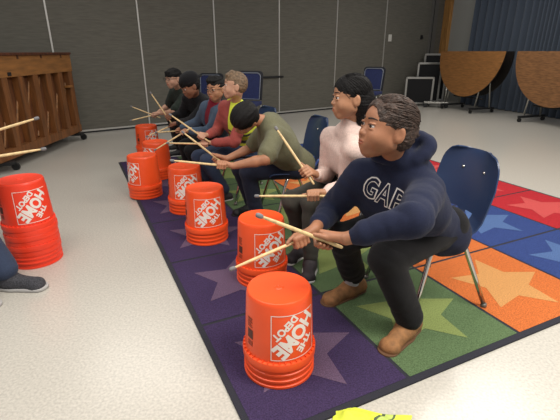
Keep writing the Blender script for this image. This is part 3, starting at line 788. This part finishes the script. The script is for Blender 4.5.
# ------------------------------------------------------------------ the children
POSES = {
    'navy': dict(S=1.16, head=(0.422,1.663,1.015), neck=(0.501,1.728,0.849), chest=(0.544,1.805,0.662), pelvis=(0.740,1.931,0.480), shL=(0.594,1.605,0.777), shR=(0.346,1.811,0.793), elL=(0.467,1.350,0.755), elR=(0.249,1.935,0.561), wrL=(0.242,1.390,0.660), wrR=(0.156,1.705,0.567), gL=(0.171,1.425,0.634), gR=(0.087,1.658,0.532), tipL=(-0.081,1.308,0.787), tipR=(-0.209,1.519,0.459), hipL=(0.816,1.885,0.501), hipR=(0.701,2.010,0.502), knL=(0.471,1.661,0.438), knR=(0.309,1.883,0.437), anL=(0.616,1.692,0.070), anR=(0.407,2.060,0.098), toL=(0.500,1.573,0.038), toR=(0.277,1.969,0.031)),
    'pink': dict(S=1.09, head=(0.379,2.320,1.069), neck=(0.399,2.370,0.892), chest=(0.440,2.409,0.702), pelvis=(0.486,2.606,0.513), shL=(0.400,2.217,0.805), shR=(0.291,2.502,0.830), elL=(0.383,2.341,0.562), elR=(0.289,2.557,0.562), wrL=(0.255,2.150,0.585), wrR=(0.218,2.346,0.625), gL=(0.179,2.124,0.573), gR=(0.148,2.313,0.652), tipL=(-0.140,2.149,0.565), tipR=(-0.029,2.425,0.895), hipL=(0.545,2.549,0.501), hipR=(0.414,2.646,0.501), knL=(0.195,2.383,0.441), knR=(0.076,2.458,0.431), anL=(0.191,2.350,0.071), anR=(0.148,2.549,0.078), toL=(0.167,2.197,0.033), toR=(0.059,2.424,0.029)),
    'green': dict(S=1.03, head=(-0.243,2.878,0.869), neck=(-0.101,2.984,0.839), chest=(-0.040,3.024,0.662), pelvis=(0.112,3.157,0.498), shL=(-0.034,2.852,0.771), shR=(-0.069,3.143,0.824), elL=(-0.093,2.634,0.648), elR=(-0.214,3.156,0.610), wrL=(-0.305,2.633,0.605), wrR=(-0.392,3.047,0.554), gL=(-0.376,2.614,0.613), gR=(-0.466,3.038,0.553), tipL=(-0.691,2.560,0.661), tipR=(-0.713,3.027,0.761), hipL=(0.128,3.080,0.477), hipR=(0.051,3.210,0.480), knL=(-0.242,3.088,0.437), knR=(-0.317,3.246,0.426), anL=(-0.190,3.138,0.094), anR=(-0.239,3.351,0.100), toL=(-0.270,3.027,0.029), toR=(-0.355,3.282,0.030)),
    'blond': dict(S=1.0, head=(-0.364,3.491,1.041), neck=(-0.373,3.589,0.898), chest=(-0.331,3.656,0.736), pelvis=(-0.344,3.780,0.518), shL=(-0.286,3.484,0.826), shR=(-0.482,3.695,0.861), elL=(-0.383,3.476,0.595), elR=(-0.561,3.777,0.637), wrL=(-0.576,3.553,0.564), wrR=(-0.613,3.573,0.629), gL=(-0.646,3.547,0.558), gR=(-0.663,3.523,0.627), tipL=(-0.960,3.491,0.577), tipR=(-0.923,3.528,0.815), hipL=(-0.313,3.714,0.482), hipR=(-0.406,3.825,0.487), knL=(-0.648,3.608,0.394), knR=(-0.748,3.750,0.396), anL=(-0.517,3.654,0.083), anR=(-0.648,3.843,0.084), toL=(-0.643,3.593,0.030), toR=(-0.775,3.783,0.030)),
    'denim': dict(S=1.0, head=(-0.594,4.016,0.978), neck=(-0.625,4.110,0.839), chest=(-0.584,4.181,0.675), pelvis=(-0.637,4.349,0.493), shL=(-0.542,4.004,0.760), shR=(-0.737,4.213,0.797), elL=(-0.694,4.066,0.571), elR=(-0.836,4.357,0.618), wrL=(-0.861,3.941,0.595), wrR=(-1.028,4.411,0.551), gL=(-0.891,3.877,0.598), gR=(-1.073,4.444,0.509), tipL=(-1.158,3.777,0.447), tipR=(-1.250,4.180,0.540), hipL=(-0.621,4.277,0.469), hipR=(-0.667,4.417,0.469), knL=(-0.880,4.041,0.387), knR=(-0.988,4.271,0.396), anL=(-0.826,4.176,0.080), anR=(-0.980,4.399,0.081), toL=(-0.948,4.105,0.030), toR=(-1.102,4.328,0.030)),
    'cap': dict(S=1.06, head=(-0.947,4.555,0.961), neck=(-0.924,4.693,0.848), chest=(-0.848,4.830,0.740), pelvis=(-0.747,4.953,0.528), shL=(-0.792,4.629,0.776), shR=(-1.043,4.802,0.817), elL=(-0.945,4.523,0.588), elR=(-1.135,4.946,0.613), wrL=(-1.120,4.657,0.557), wrR=(-1.237,4.748,0.605), gL=(-1.189,4.674,0.535), gR=(-1.240,4.674,0.616), tipL=(-1.469,4.562,0.422), tipR=(-1.407,4.680,0.890), hipL=(-0.699,4.891,0.501), hipR=(-0.788,5.019,0.501), knL=(-1.039,4.729,0.444), knR=(-1.160,5.080,0.444), anL=(-0.996,4.749,0.086), anR=(-1.115,5.077,0.086), toL=(-1.135,4.694,0.030), toR=(-1.253,5.021,0.030)),
    'glasses': dict(S=1.07, head=(-1.273,5.209,0.999), neck=(-1.249,5.339,0.873), chest=(-1.156,5.438,0.738), pelvis=(-1.079,5.597,0.538), shL=(-1.143,5.234,0.802), shR=(-1.353,5.460,0.820), elL=(-1.265,5.084,0.620), elR=(-1.461,5.625,0.638), wrL=(-1.451,5.206,0.590), wrR=(-1.580,5.456,0.551), gL=(-1.524,5.215,0.574), gR=(-1.593,5.383,0.537), tipL=(-1.829,5.139,0.509), tipR=(-1.892,5.407,0.651), hipL=(-1.007,5.566,0.508), hipR=(-1.148,5.634,0.507), knL=(-1.358,5.421,0.447), knR=(-1.489,5.802,0.446), anL=(-1.314,5.439,0.085), anR=(-1.437,5.784,0.085), toL=(-1.454,5.383,0.030), toR=(-1.577,5.727,0.030)),
    'adult': dict(S=1.2, head=(-2.004,2.254,1.225), neck=(-2.024,2.272,1.028), chest=(-2.015,2.284,0.812), pelvis=(-2.129,2.304,0.535), shL=(-2.041,2.451,0.982), shR=(-2.072,2.105,0.962), elL=(-1.817,2.419,0.785), elR=(-1.855,2.046,0.763), wrL=(-1.634,2.253,0.838), wrR=(-1.604,2.059,0.761), gL=(-1.601,2.187,0.878), gR=(-1.526,2.044,0.791), tipL=(-1.339,2.356,0.955), tipR=(-1.247,2.204,0.814), hipL=(-2.205,2.353,0.522), hipR=(-2.060,2.246,0.521), knL=(-1.799,2.231,0.439), knR=(-1.712,1.992,0.497), anL=(-1.589,2.136,0.105), anR=(-1.748,1.957,0.092), toL=(-1.424,2.128,0.029), toR=(-1.580,1.943,0.031)),
}
for k_ in POSES: POSES[k_] = {a: (np.array(b, float) if a != 'S' else b) for a, b in POSES[k_].items()}
def seg(P, a, b, t): return P[a]+(P[b]-P[a])*t
def sticks(P, who):
    out = []
    for s_, nm in (('L', 'left'), ('R', 'right')):
        out.append(drumstick(P['g'+s_], P['tip'+s_], 'drumstick in the %s hand of %s' % (nm, who)))
    return out
def top(name, root, P, S, m, kind, seed, near=False, amp=.007, extra=(), **kw):
    ops = torso_ops(P, S, kw.get('w', .064), kw.get('r', .088), .05, ext=kw.get('ext', .0))
    for s_ in 'LR': ops += sleeve_ops(P, S, s_, kind, kw.get('ru', .056), kw.get('rl', .047), ln=kw.get('ln', 1.))
    ops += list(extra)
    folds = []
    for s_ in 'LR':
        folds.append((P['el'+s_], nrm(P['wr'+s_]-P['sh'+s_]), .11, 15, .006)); 
        folds.append((seg(P, 'sh'+s_, 'el'+s_, .15), nrm(P['el'+s_]-P['sh'+s_]), .10, 13, .004))
        if kind == 'long': folds.append((seg(P, 'el'+s_, 'wr'+s_, .7), nrm(P['wr'+s_]-P['el'+s_]), .08, 18, .004))
    folds.append((seg(P, 'pelvis', 'chest', .3), nrm(P['chest']-P['pelvis']), .14, 12, kw.get('waist', .006)))
    return soft(name, ops, .0055 if near else .007, m, root, (), 4, wrinkle(seed, amp, 11, folds))
def pants(root, P, S, m, seed, near=False, **kw):
    folds = []
    for s_ in 'LR':
        folds.append((P['kn'+s_], nrm(P['an'+s_]-P['hip'+s_]), .11, 14, .0035)); folds.append((seg(P, 'kn'+s_, 'an'+s_, .85), nrm(P['an'+s_]-P['kn'+s_]), .09, 16, .004))
    return soft('trousers', trouser_ops(P, S, **kw), .0055 if near else .008, m, root, (), 4, wrinkle(seed, .004, 10, folds))
cloth = lambda n, c, **k: mat('cloth_'+n, c, .9, nscale=k.pop('ns', 120), namt=.08, bump=.3, bscale=300, sheen=.06, spec=.2, **k)

# --- nearest: navy hoodie
P0_ = POSES['navy']; who = 'the child in the navy hoodie'
root, P, R, T, body = person('navy', P0_, 'child in navy hoodie and black trousers seated nearest the camera, drumming', ('tan', (156, 106, 78)), (-.96, -.25, .20), hs=1.12, near=True, cheek=.003)
S = 1.08
hood = []
nk, ch = P['neck'], P['chest']; bk = -R[:, 1]; bk = nrm(V3(bk[0], bk[1], .0)); rt = nrm(P['shR']-P['shL'])
ring = []
for i in range(13):
    a = math.radians(-130+260*i/12); ring.append(nk+V3(0, 0, .025)+bk*(.020+.078*math.cos(a))+rt*.085*math.sin(a)+V3(0, 0, .030+.055*math.cos(a)))
for a, b in zip(ring[:-1], ring[1:]):
    hood.append(rc(a, b, .028, .028, .02))
hood += [rc(nk+bk*.075+V3(0, 0, .03), nk+bk*.10-V3(0, 0, .06), .045, .035, .04), rc(nk, nk+(P['head']-nk)*.30, .064, .058, .03)]
for i in range(9):
    a = math.radians(130+100*i/8); b = math.radians(130+100*(i+1)/9); g_ = lambda t: nk+(P['head']-nk)*.30+bk*(.0+.062*math.cos(t))+rt*.066*math.sin(t)+V3(0, 0, .018*math.cos(t)); hood.append(rc(g_(a), g_(b), .013, .013, .012))
navy = cloth('navy', (27, 32, 54))
hoodie = top('hoodie', root, P, S, navy, 'long', 21, True, .007, hood, w=.066, r=.098, ru=.064, rl=.052, ext=.06, ln=.86)
def hoodie_text():
    bpy.context.view_layer.update()
    Mw = hoodie.matrix_world; tree = BVHTree.FromPolygons([Mw @ v.co for v in hoodie.data.vertices], [tuple(p.vertices) for p in hoodie.data.polygons])
    tv, tf = skin_mesh(torso_ops(P, S, .066, .098, .05, ext=.04), .012, (), 1); torso = BVHTree.FromPolygons([Vector(q) for q in tv], [tuple(int(i) for i in q) for q in tf])
    fw = Vector(nrm(V3(-.45, -.85, .12))); ctr = Vector((P['chest']*.45+P['neck']*.55)+V3(.004, -.02, -.058)-nrm(V3(.85, -.45, -.30))*.045); rx = Vector(nrm(V3(.85, -.45, -.30))); uz = fw.cross(rx); uz = -uz if uz.z < 0 else uz
    for nm, off, lift, m in (('chest_letter', .075, .0022, mat('print_chest_white', (214, 210, 208), .8)), ('letter_fill', .012, .0036, navy)):
        for i, (s, w, h) in enumerate((('G', .054, .095), ('A', .054, .095), ('P', .048, .095))):
            V = []
            bm = text_flat(s, w+(.012 if off > .05 else 0), h+(.012 if off > .05 else 0), off*.6); split_long(bm, .012); v, f = grab(bm)
            for x, y, z in v:
                x += (i-1)*.066; p0 = ctr+rx*x+uz*y; ht = torso.ray_cast(p0+fw*.4, -fw)[0]
                hit = tree.ray_cast(ht+fw*.045, -fw)[0] if ht is not None else None
                V.append(hit+fw*lift if hit is not None else p0+fw*9)
            f = [g for g in f if max((V[g[0]]-V[w_]).length for w_ in g) < .03 and (V[g[0]]-ctr).length < 1]
            if not f: continue
            o = mesh_obj(nm, V, f, m, None, None, True)
            bm = bmesh.new(); bm.from_mesh(o.data); bmesh.ops.delete(bm, geom=[q for q in bm.verts if not q.link_faces], context='VERTS'); bm.to_mesh(o.data); bm.free()
            place_world(o, root); o.parent = hoodie
hoodie_text()
pants(root, P, 1.08, cloth('black', (22, 21, 23)), 5, True, rt_=.094, rk=.068, ra=.064, low=.045, hip=.088)
shoes(root, P, 1.12, 'slip', mat('suede_tan', (146, 102, 62), .8, nscale=30, namt=.2, bump=.3, bscale=150), mat('sole_tan', (96, 66, 42), .7), cloth('sock_grey', (180, 180, 184)))
hb = mat('hair_brown', (62, 45, 36), .55, nscale=60, namt=.4, bump=.7, bscale=140, spec=.45)
ho = add_hair(root, P['head'], R, T, 1.12, 'pulled', hb, 3, .0028, .0035, (90, 40, 40)); strands(ho, root, R, T, 1.12, 'pulled', hb)
brows(root, T, 1.12, mat('brow_dark', (40, 28, 24), .8))
st = []; st += sticks(P, who)
seat_at(.79, 2.07, -.949, -.316, 'blue plastic chair under the child in the navy hoodie', True)

# --- pink hoodie
root, P, R, T, body = person('pink', POSES['pink'], 'child in pale pink hoodie with long dark hair, drumming behind the navy hoodie', ('olive', (172, 124, 94)), (-.99, -.12, .0), hs=1.05, near=True)
hood = []; nk = P['neck']; ch = P['chest']; bk = nrm(-R[:, 1]*V3(1, 1, 0)); rt = nrm(P['shR']-P['shL'])
for i in range(12):
    a = math.radians(-130+260*i/11); b = math.radians(-130+260*(i+1)/11)
    f_ = lambda t: nk+V3(0, 0, .005)+bk*(.015+.070*math.cos(t))+rt*.075*math.sin(t)+V3(0, 0, .03*math.cos(t))
    hood.append(rc(f_(a), f_(b), .022, .022, .02))
hood += [rc(nk+bk*.07, nk+bk*.09-V3(0, 0, .08), .04, .035, .04), rc(nk-nrm(nk-ch)*.02, nk+(P['head']-nk)*.26, .060, .052, .04)]
top('hoodie', root, P, 1.0, cloth('pink', (218, 192, 182)), 'long', 22, True, .003, hood, w=.064, r=.074, ru=.052, rl=.046, ext=.03, waist=.003)
pants(root, P, 1.0, cloth('olive_grey', (66, 64, 58)), 6, True, rt_=.082, rk=.062, ra=.050)
shoes(root, P, 1.0, 'lace', mat('shoe_dark', (44, 38, 42), .7), mat('sole_white', (190, 188, 184), .6), cloth('sock_white', (200, 198, 196)))
hk = mat('hair_black', (14, 11, 11), .6, nscale=60, namt=.4, bump=.5, bscale=160, spec=.22)
ho = add_hair(root, P['head'], R, T, 1.05, 'long', hk, 4, .0018, .0035, (160, 6, 6)); strands(ho, root, R, T, 1.05, 'long', hk, 150, 5)
brows(root, T, 1.05, mat('brow_dark', (40, 28, 24), .8))
sticks(P, 'the child in the pale pink hoodie')
seat_at(.55, 2.68, -.93, -.37, 'blue plastic chair under the child in the pale pink hoodie')

# --- green shirt, bent over
root, P, R, T, body = person('green', POSES['green'], 'child in olive green T-shirt bent far forward over the drum, black hair', ('medium', (172, 120, 90)), (-.62, -.42, -.66), headup=(-.1, -.8, .6), hs=1.0, near=True)
nk = P['neck']
top('t_shirt', root, P, 1.0, cloth('olive', (108, 106, 82)), 'short', 23, True, .006, (), w=.066, r=.100, ru=.062, ext=.03)
pants(root, P, 1.0, cloth('slate_navy', (38, 42, 58)), 7, True, rt_=.088, rk=.066, ra=.058, low=.0)
shoes(root, P, 1.0, 'lace', mat('shoe_black', (22, 22, 24), .6), mat('sole_black', (28, 28, 30), .7), cloth('sock_white', (200, 198, 196)))
ho = add_hair(root, P['head'], R, T, 1.0, 'full', hk, 5, .003, .004, (90, 14, 14))
brows(root, T, 1.0, MATS['brow_dark'])
sticks(P, 'the bent-over child in the olive T-shirt')
seat_at(.09, 3.24, -.95, -.3, 'blue plastic chair under the bent-over child in the olive T-shirt')

# --- blond, vest
root, P, R, T, body = person('blond', POSES['blond'], 'fair-haired child in red long-sleeved shirt and yellow safety vest, looking left', ('fair', (196, 148, 122)), (-.98, -.2, .12), hs=.96)
S = .95
top('long_sleeved_shirt', root, P, S, cloth('coral', (158, 76, 70)), 'long', 24, False, .005, (), w=.060, r=.082, ru=.055, rl=.048)
vops = torso_ops(P, S, .063, .094, .05)
for s_ in 'LR':
    sh = P['sh'+s_]; ax = nrm(P['neck']-P['pelvis']); out = nrm(sh-P['neck'])
    vops.append(rc(sh-ax*.02+out*.035, sh-ax*.05+out*.12, .060, .080, .01, 's'))
fv = nrm(R[:, 1]*V3(1, 1, 0)); vops.append(rc(P['neck']+fv*.13+V3(0, 0, .05), P['pelvis']+fv*.19+V3(0, 0, .05), .095, .095, .01, 's'))
def vfm(c):
    ax = nrm(P['neck']-P['pelvis']); h_ = (c-P['pelvis'])@ax; return (((h_ > .10) & (h_ < .14)) | ((h_ > .20) & (h_ < .225))).astype(int)
soft('safety_vest', vops, .007, [mat('vest_yellow', (212, 224, 70), .8), mat('reflective_dark', (70, 74, 66), .5)], root, (), 1, wrinkle(9, .003, 14), vfm)
pants(root, P, S, cloth('jeans_blue', (54, 64, 86)), 8, rt_=.084, rk=.064, ra=.056)
shoes(root, P, S, 'lace', mat('shoe_dark', (44, 38, 42), .7), MATS['sole_white'], None)
hl = mat('hair_blond', (122, 98, 74), .55, nscale=70, namt=.35, bump=.5, bscale=150, spec=.4)
add_hair(root, P['head'], R, T, .96, 'short', hl, 6, .0022, .0045, (90, 12, 12)); brows(root, T, .96, mat('brow_brown', (92, 66, 48), .8), th=.002)
sticks(P, 'the fair-haired child in the yellow safety vest')
seat_at(P['pelvis'][0]+.03, P['pelvis'][1]+.04, -.9, -.43, 'blue plastic chair under the fair-haired child in the safety vest')

# --- denim jacket, glasses
root, P, R, T, body = person('denim', POSES['denim'], 'child in denim jacket over a dark red shirt wearing glasses, black hair', ('medium_warm', (178, 128, 98)), (-.52, -.84, -.10), hs=.98)
jk = torso_ops(P, S, .062, .088, .05)
for s_ in 'LR': jk += sleeve_ops(P, S, s_, 'long', .058, .050)
fwd = nrm(V3(-.75, -.66, 0))
jk.append(rc(P['neck']+fwd*.10, P['pelvis']+fwd*.16, .035, .04, .01, 's'))
soft('denim_jacket', jk, .007, cloth('denim', (74, 90, 110)), root, (), 1, wrinkle(31, .006, 12))
soft('shirt', torso_ops(P, S, .055, .080, .05)+[rc(P['neck'], P['neck']+V3(0, 0, .03), .052, .050, .02)], .008, cloth('dark_red', (126, 30, 46)), root, (), 1, None)
b = MB(); c0 = P['chest']*.5+P['neck']*.5+fwd*.083
b.disc(c0, fwd, .008, .006, 12); b.disc(P['chest']+fwd*.092, fwd, .008, .006, 12); b.build('button', mat('button_pale', (190, 180, 160), .5), root, True, True)
pants(root, P, S, cloth('black', (22, 21, 23)), 9)
shoes(root, P, S, 'lace', MATS['shoe_black'], MATS['sole_white'], None)
add_hair(root, P['head'], R, T, .98, 'short', hk, 7, .004, .0045, (90, 14, 14)); brows(root, T, .98, MATS['brow_dark']); glasses(root, T, .98)
sticks(P, 'the child in the denim jacket')
seat_at(P['pelvis'][0]+.03, P['pelvis'][1]+.04, -.85, -.5, 'blue plastic chair under the child in the denim jacket')

# --- black cap
S = 1.0
root, P, R, T, body = person('cap', POSES['cap'], 'child in black sweater and backward black baseball cap looking down at the drum', ('brown', (140, 94, 70)), (-.74, -.55, -.42), hs=1.04)
top('sweater', root, P, S, cloth('black_knit', (26, 25, 28)), 'long', 25, False, .006, (), w=.062, r=.088, ru=.060, rl=.052)
pants(root, P, S, cloth('black', (22, 21, 23)), 10)
shoes(root, P, S, 'lace', MATS['shoe_black'], MATS['sole_white'], None)
add_hair(root, P['head'], R, T, 1.04, 'bowl', hk, 8, .006, .0045, (60, 20, 20)); brows(root, T, 1.04, MATS['brow_dark'])
hs = 1.04; hc = P['head']
TT = lambda x, y, z: hc+R@(np.array((x, y, z))*hs)
cap = [el(TT(0, -.022, .062), np.array((.090, .104, .075))*hs, R, .01), el(TT(0, -.02, -.035), np.array((.13, .15, .075))*hs, R, .008, 's'),
       rc(TT(-.03, -.11, .045), TT(-.02, -.155, .030), .010, .007, .02), rc(TT(.03, -.11, .045), TT(.02, -.155, .030), .010, .007, .02), rc(TT(0, -.11, .050), TT(0, -.165, .034), .010, .007, .02)]
cp = soft('baseball_cap', cap, .0045, cloth('cap_black', (22, 22, 25)), root, (), 1, None)
b = MB(); b.disc(TT(.087, -.035, .070), R[:, 0], .014, .008, 5); e_ = b.build('cap_badge', mat('badge_grey', (130, 130, 122), .6), root, True, True); e_.parent = cp
sticks(P, 'the child in the black cap')
seat_at(P['pelvis'][0]+.03, P['pelvis'][1]+.04, -.93, -.37, 'blue plastic chair under the child in the black cap')

# --- farthest, glasses
root, P, R, T, body = person('glasses', POSES['glasses'], 'farthest child in dark green T-shirt and glasses at the far end of the row', ('light', (186, 142, 118)), (-.62, -.78, -.05), hs=1.02)
top('t_shirt', root, P, S, cloth('dark_green', (40, 48, 42)), 'short', 26, False, .005, (), w=.062, r=.086, ru=.058)
pants(root, P, S, cloth('black', (22, 21, 23)), 11)
shoes(root, P, S, 'lace', MATS['shoe_black'], MATS['sole_white'], None)
add_hair(root, P['head'], R, T, 1.02, 'bowl', hk, 9, .006, .0045, (70, 14, 14)); brows(root, T, 1.02, MATS['brow_dark']); glasses(root, T, 1.02)
sticks(P, 'the farthest child in the dark green T-shirt')
seat_at(P['pelvis'][0]+.03, P['pelvis'][1]+.04, -.93, -.37, 'blue plastic chair under the farthest child in the dark green T-shirt')

# --- adult at the left edge, only a foot, a trouser hem and stick ends in view
root, P, R, T, body = person('adult', POSES['adult'], 'seated adult at the left edge, blue jeans hem and grey sneaker showing', ('medium', (172, 120, 90)), (1, .1, -.1), hs=1.08)
S = 1.18
top('sweater', root, P, S, cloth('grey_knit', (96, 96, 102)), 'long', 27, False, .006, (), w=.064, r=.088)
pants(root, P, S, cloth('jeans_blue', (54, 64, 86)), 12, rt_=.08, rk=.062, ra=.060, low=.02)
shoes(root, P, S, 'lace', mat('sneaker_grey', (66, 66, 72), .85, nscale=160, namt=.5, bump=.4, bscale=300), mat('sole_pale', (176, 174, 172), .6), None)
add_hair(root, P['head'], R, T, 1.08, 'short', hb, 10, .005, .006)
sticks(P, 'the seated adult at the left edge')
seat_at(P['pelvis'][0]-.03, P['pelvis'][1], 1, -.1, 'blue plastic chair under the seated adult at the left edge', z=0.)

# --- crumpled safety vest on the floor
def floor_vest():
    n = 70; v = []; f = []; x0, y0 = .325, 1.150; W_, H_ = .28, .22
    pts = []
    for i in range(n+1):
        for j in range(n+1):
            a = i/n; b = j/n; pts.append((a, b))
    q = np.array(pts); nz = noise(np.c_[q*5, np.zeros(len(q))], 2); nz2 = noise(np.c_[q*11, np.ones(len(q))], 6)
    ex = noise(np.c_[q*3, np.ones(len(q))*3], 8)*.03; ey = noise(np.c_[q*3, np.ones(len(q))*7], 9)*.03
    ed = np.minimum(np.minimum(q[:, 0], 1-q[:, 0]), np.minimum(q[:, 1], 1-q[:, 1]))
    z = .006+(.016+.016*nz+.007*nz2)*np.clip(ed*7, 0, 1)
    a_ = math.radians(-8)
    X = (q[:, 0]-.5)*W_+ex; Y = (q[:, 1]-.5)*H_+ey
    Vv = np.c_[x0+X*math.cos(a_)-Y*math.sin(a_), y0-.02+X*math.sin(a_)+Y*math.cos(a_), z]; Vl = Vv.copy(); Vl[:, 2] = np.maximum(.001, Vl[:, 2]-.004)
    N = n+1; fm = []
    for i in range(n):
        for j in range(n):
            k = i*N+j; f.append((k, k+N, k+N+1, k+1)); s = j/n; t = i/n; fm.append(1 if (.62 < t < .66 or .76 < t < .80) else (2 if .66 <= t <= .76 else 0))
    k0 = len(Vv)
    for i in range(n):
        for j in range(n):
            k = k0+i*N+j; f.append((k, k+1, k+N+1, k+N)); fm.append(0)
    for i in range(n):
        for a, b in ((i, i+1), (n*N+i+1, n*N+i), ((i+1)*N, i*N), (i*N+n, (i+1)*N+n)): f.append((a, b, b+k0, a+k0)); fm.append(0)
    o = mesh_obj('safety_vest', np.r_[Vv, Vl], f, [mat('vest_yellow', (212, 224, 70), .8), mat('vest_piping', (78, 92, 62), .8), mat('vest_band', (178, 196, 96), .6)], None, fm)
    tag(o, 'crumpled yellow safety vest lying on the floor at the bottom edge', 'vest')
floor_vest()

# ------------------------------------------------------------------ camera, light
cam = bpy.data.cameras.new('camera'); co = bpy.data.objects.new('camera', cam); C.objects.link(co)
co.location = (0, 0, 1.3); co.rotation_euler = (math.radians(90-20.8), 0, 0)
cam.sensor_width = 36; cam.lens = 36*418/560; cam.clip_start = .05
bpy.context.scene.camera = co
def lamp(x, y, z, sx, sy, p, c=(1, .95, .87), rot=(0, 0, 0)):
    l = bpy.data.lights.new('ceiling_lamp', 'AREA'); l.shape = 'RECTANGLE'; l.size = sx; l.size_y = sy; l.energy = p; l.color = c
    o = bpy.data.objects.new('ceiling_lamp', l); C.objects.link(o); o.location = (x, y, z); o.rotation_euler = rot
lamp(1.8, .6, 3.1, 2.2, 1.2, 150)
lamp(-1.2, 1.2, 3.1, 2.2, 1.2, 60)
lamp(2.2, 4.2, 3.1, 2.2, 1.2, 72)
lamp(-2.0, 5.0, 3.1, 1.6, 1.2, 22)
lamp(3.4, 8.0, 3.1, 2.2, 1.2, 45)
w = bpy.data.worlds.new('world'); bpy.context.scene.world = w; w.use_nodes = True
w.node_tree.nodes['Background'].inputs[0].default_value = (.88, .88, .90, 1); w.node_tree.nodes['Background'].inputs[1].default_value = .42
sc = bpy.context.scene
sc.view_settings.view_transform = 'Standard'; sc.view_settings.look = 'None'; sc.view_settings.gamma = 1; sc.view_settings.exposure = .10; sc.view_settings.use_curve_mapping = False
sc.cycles.use_denoising = True
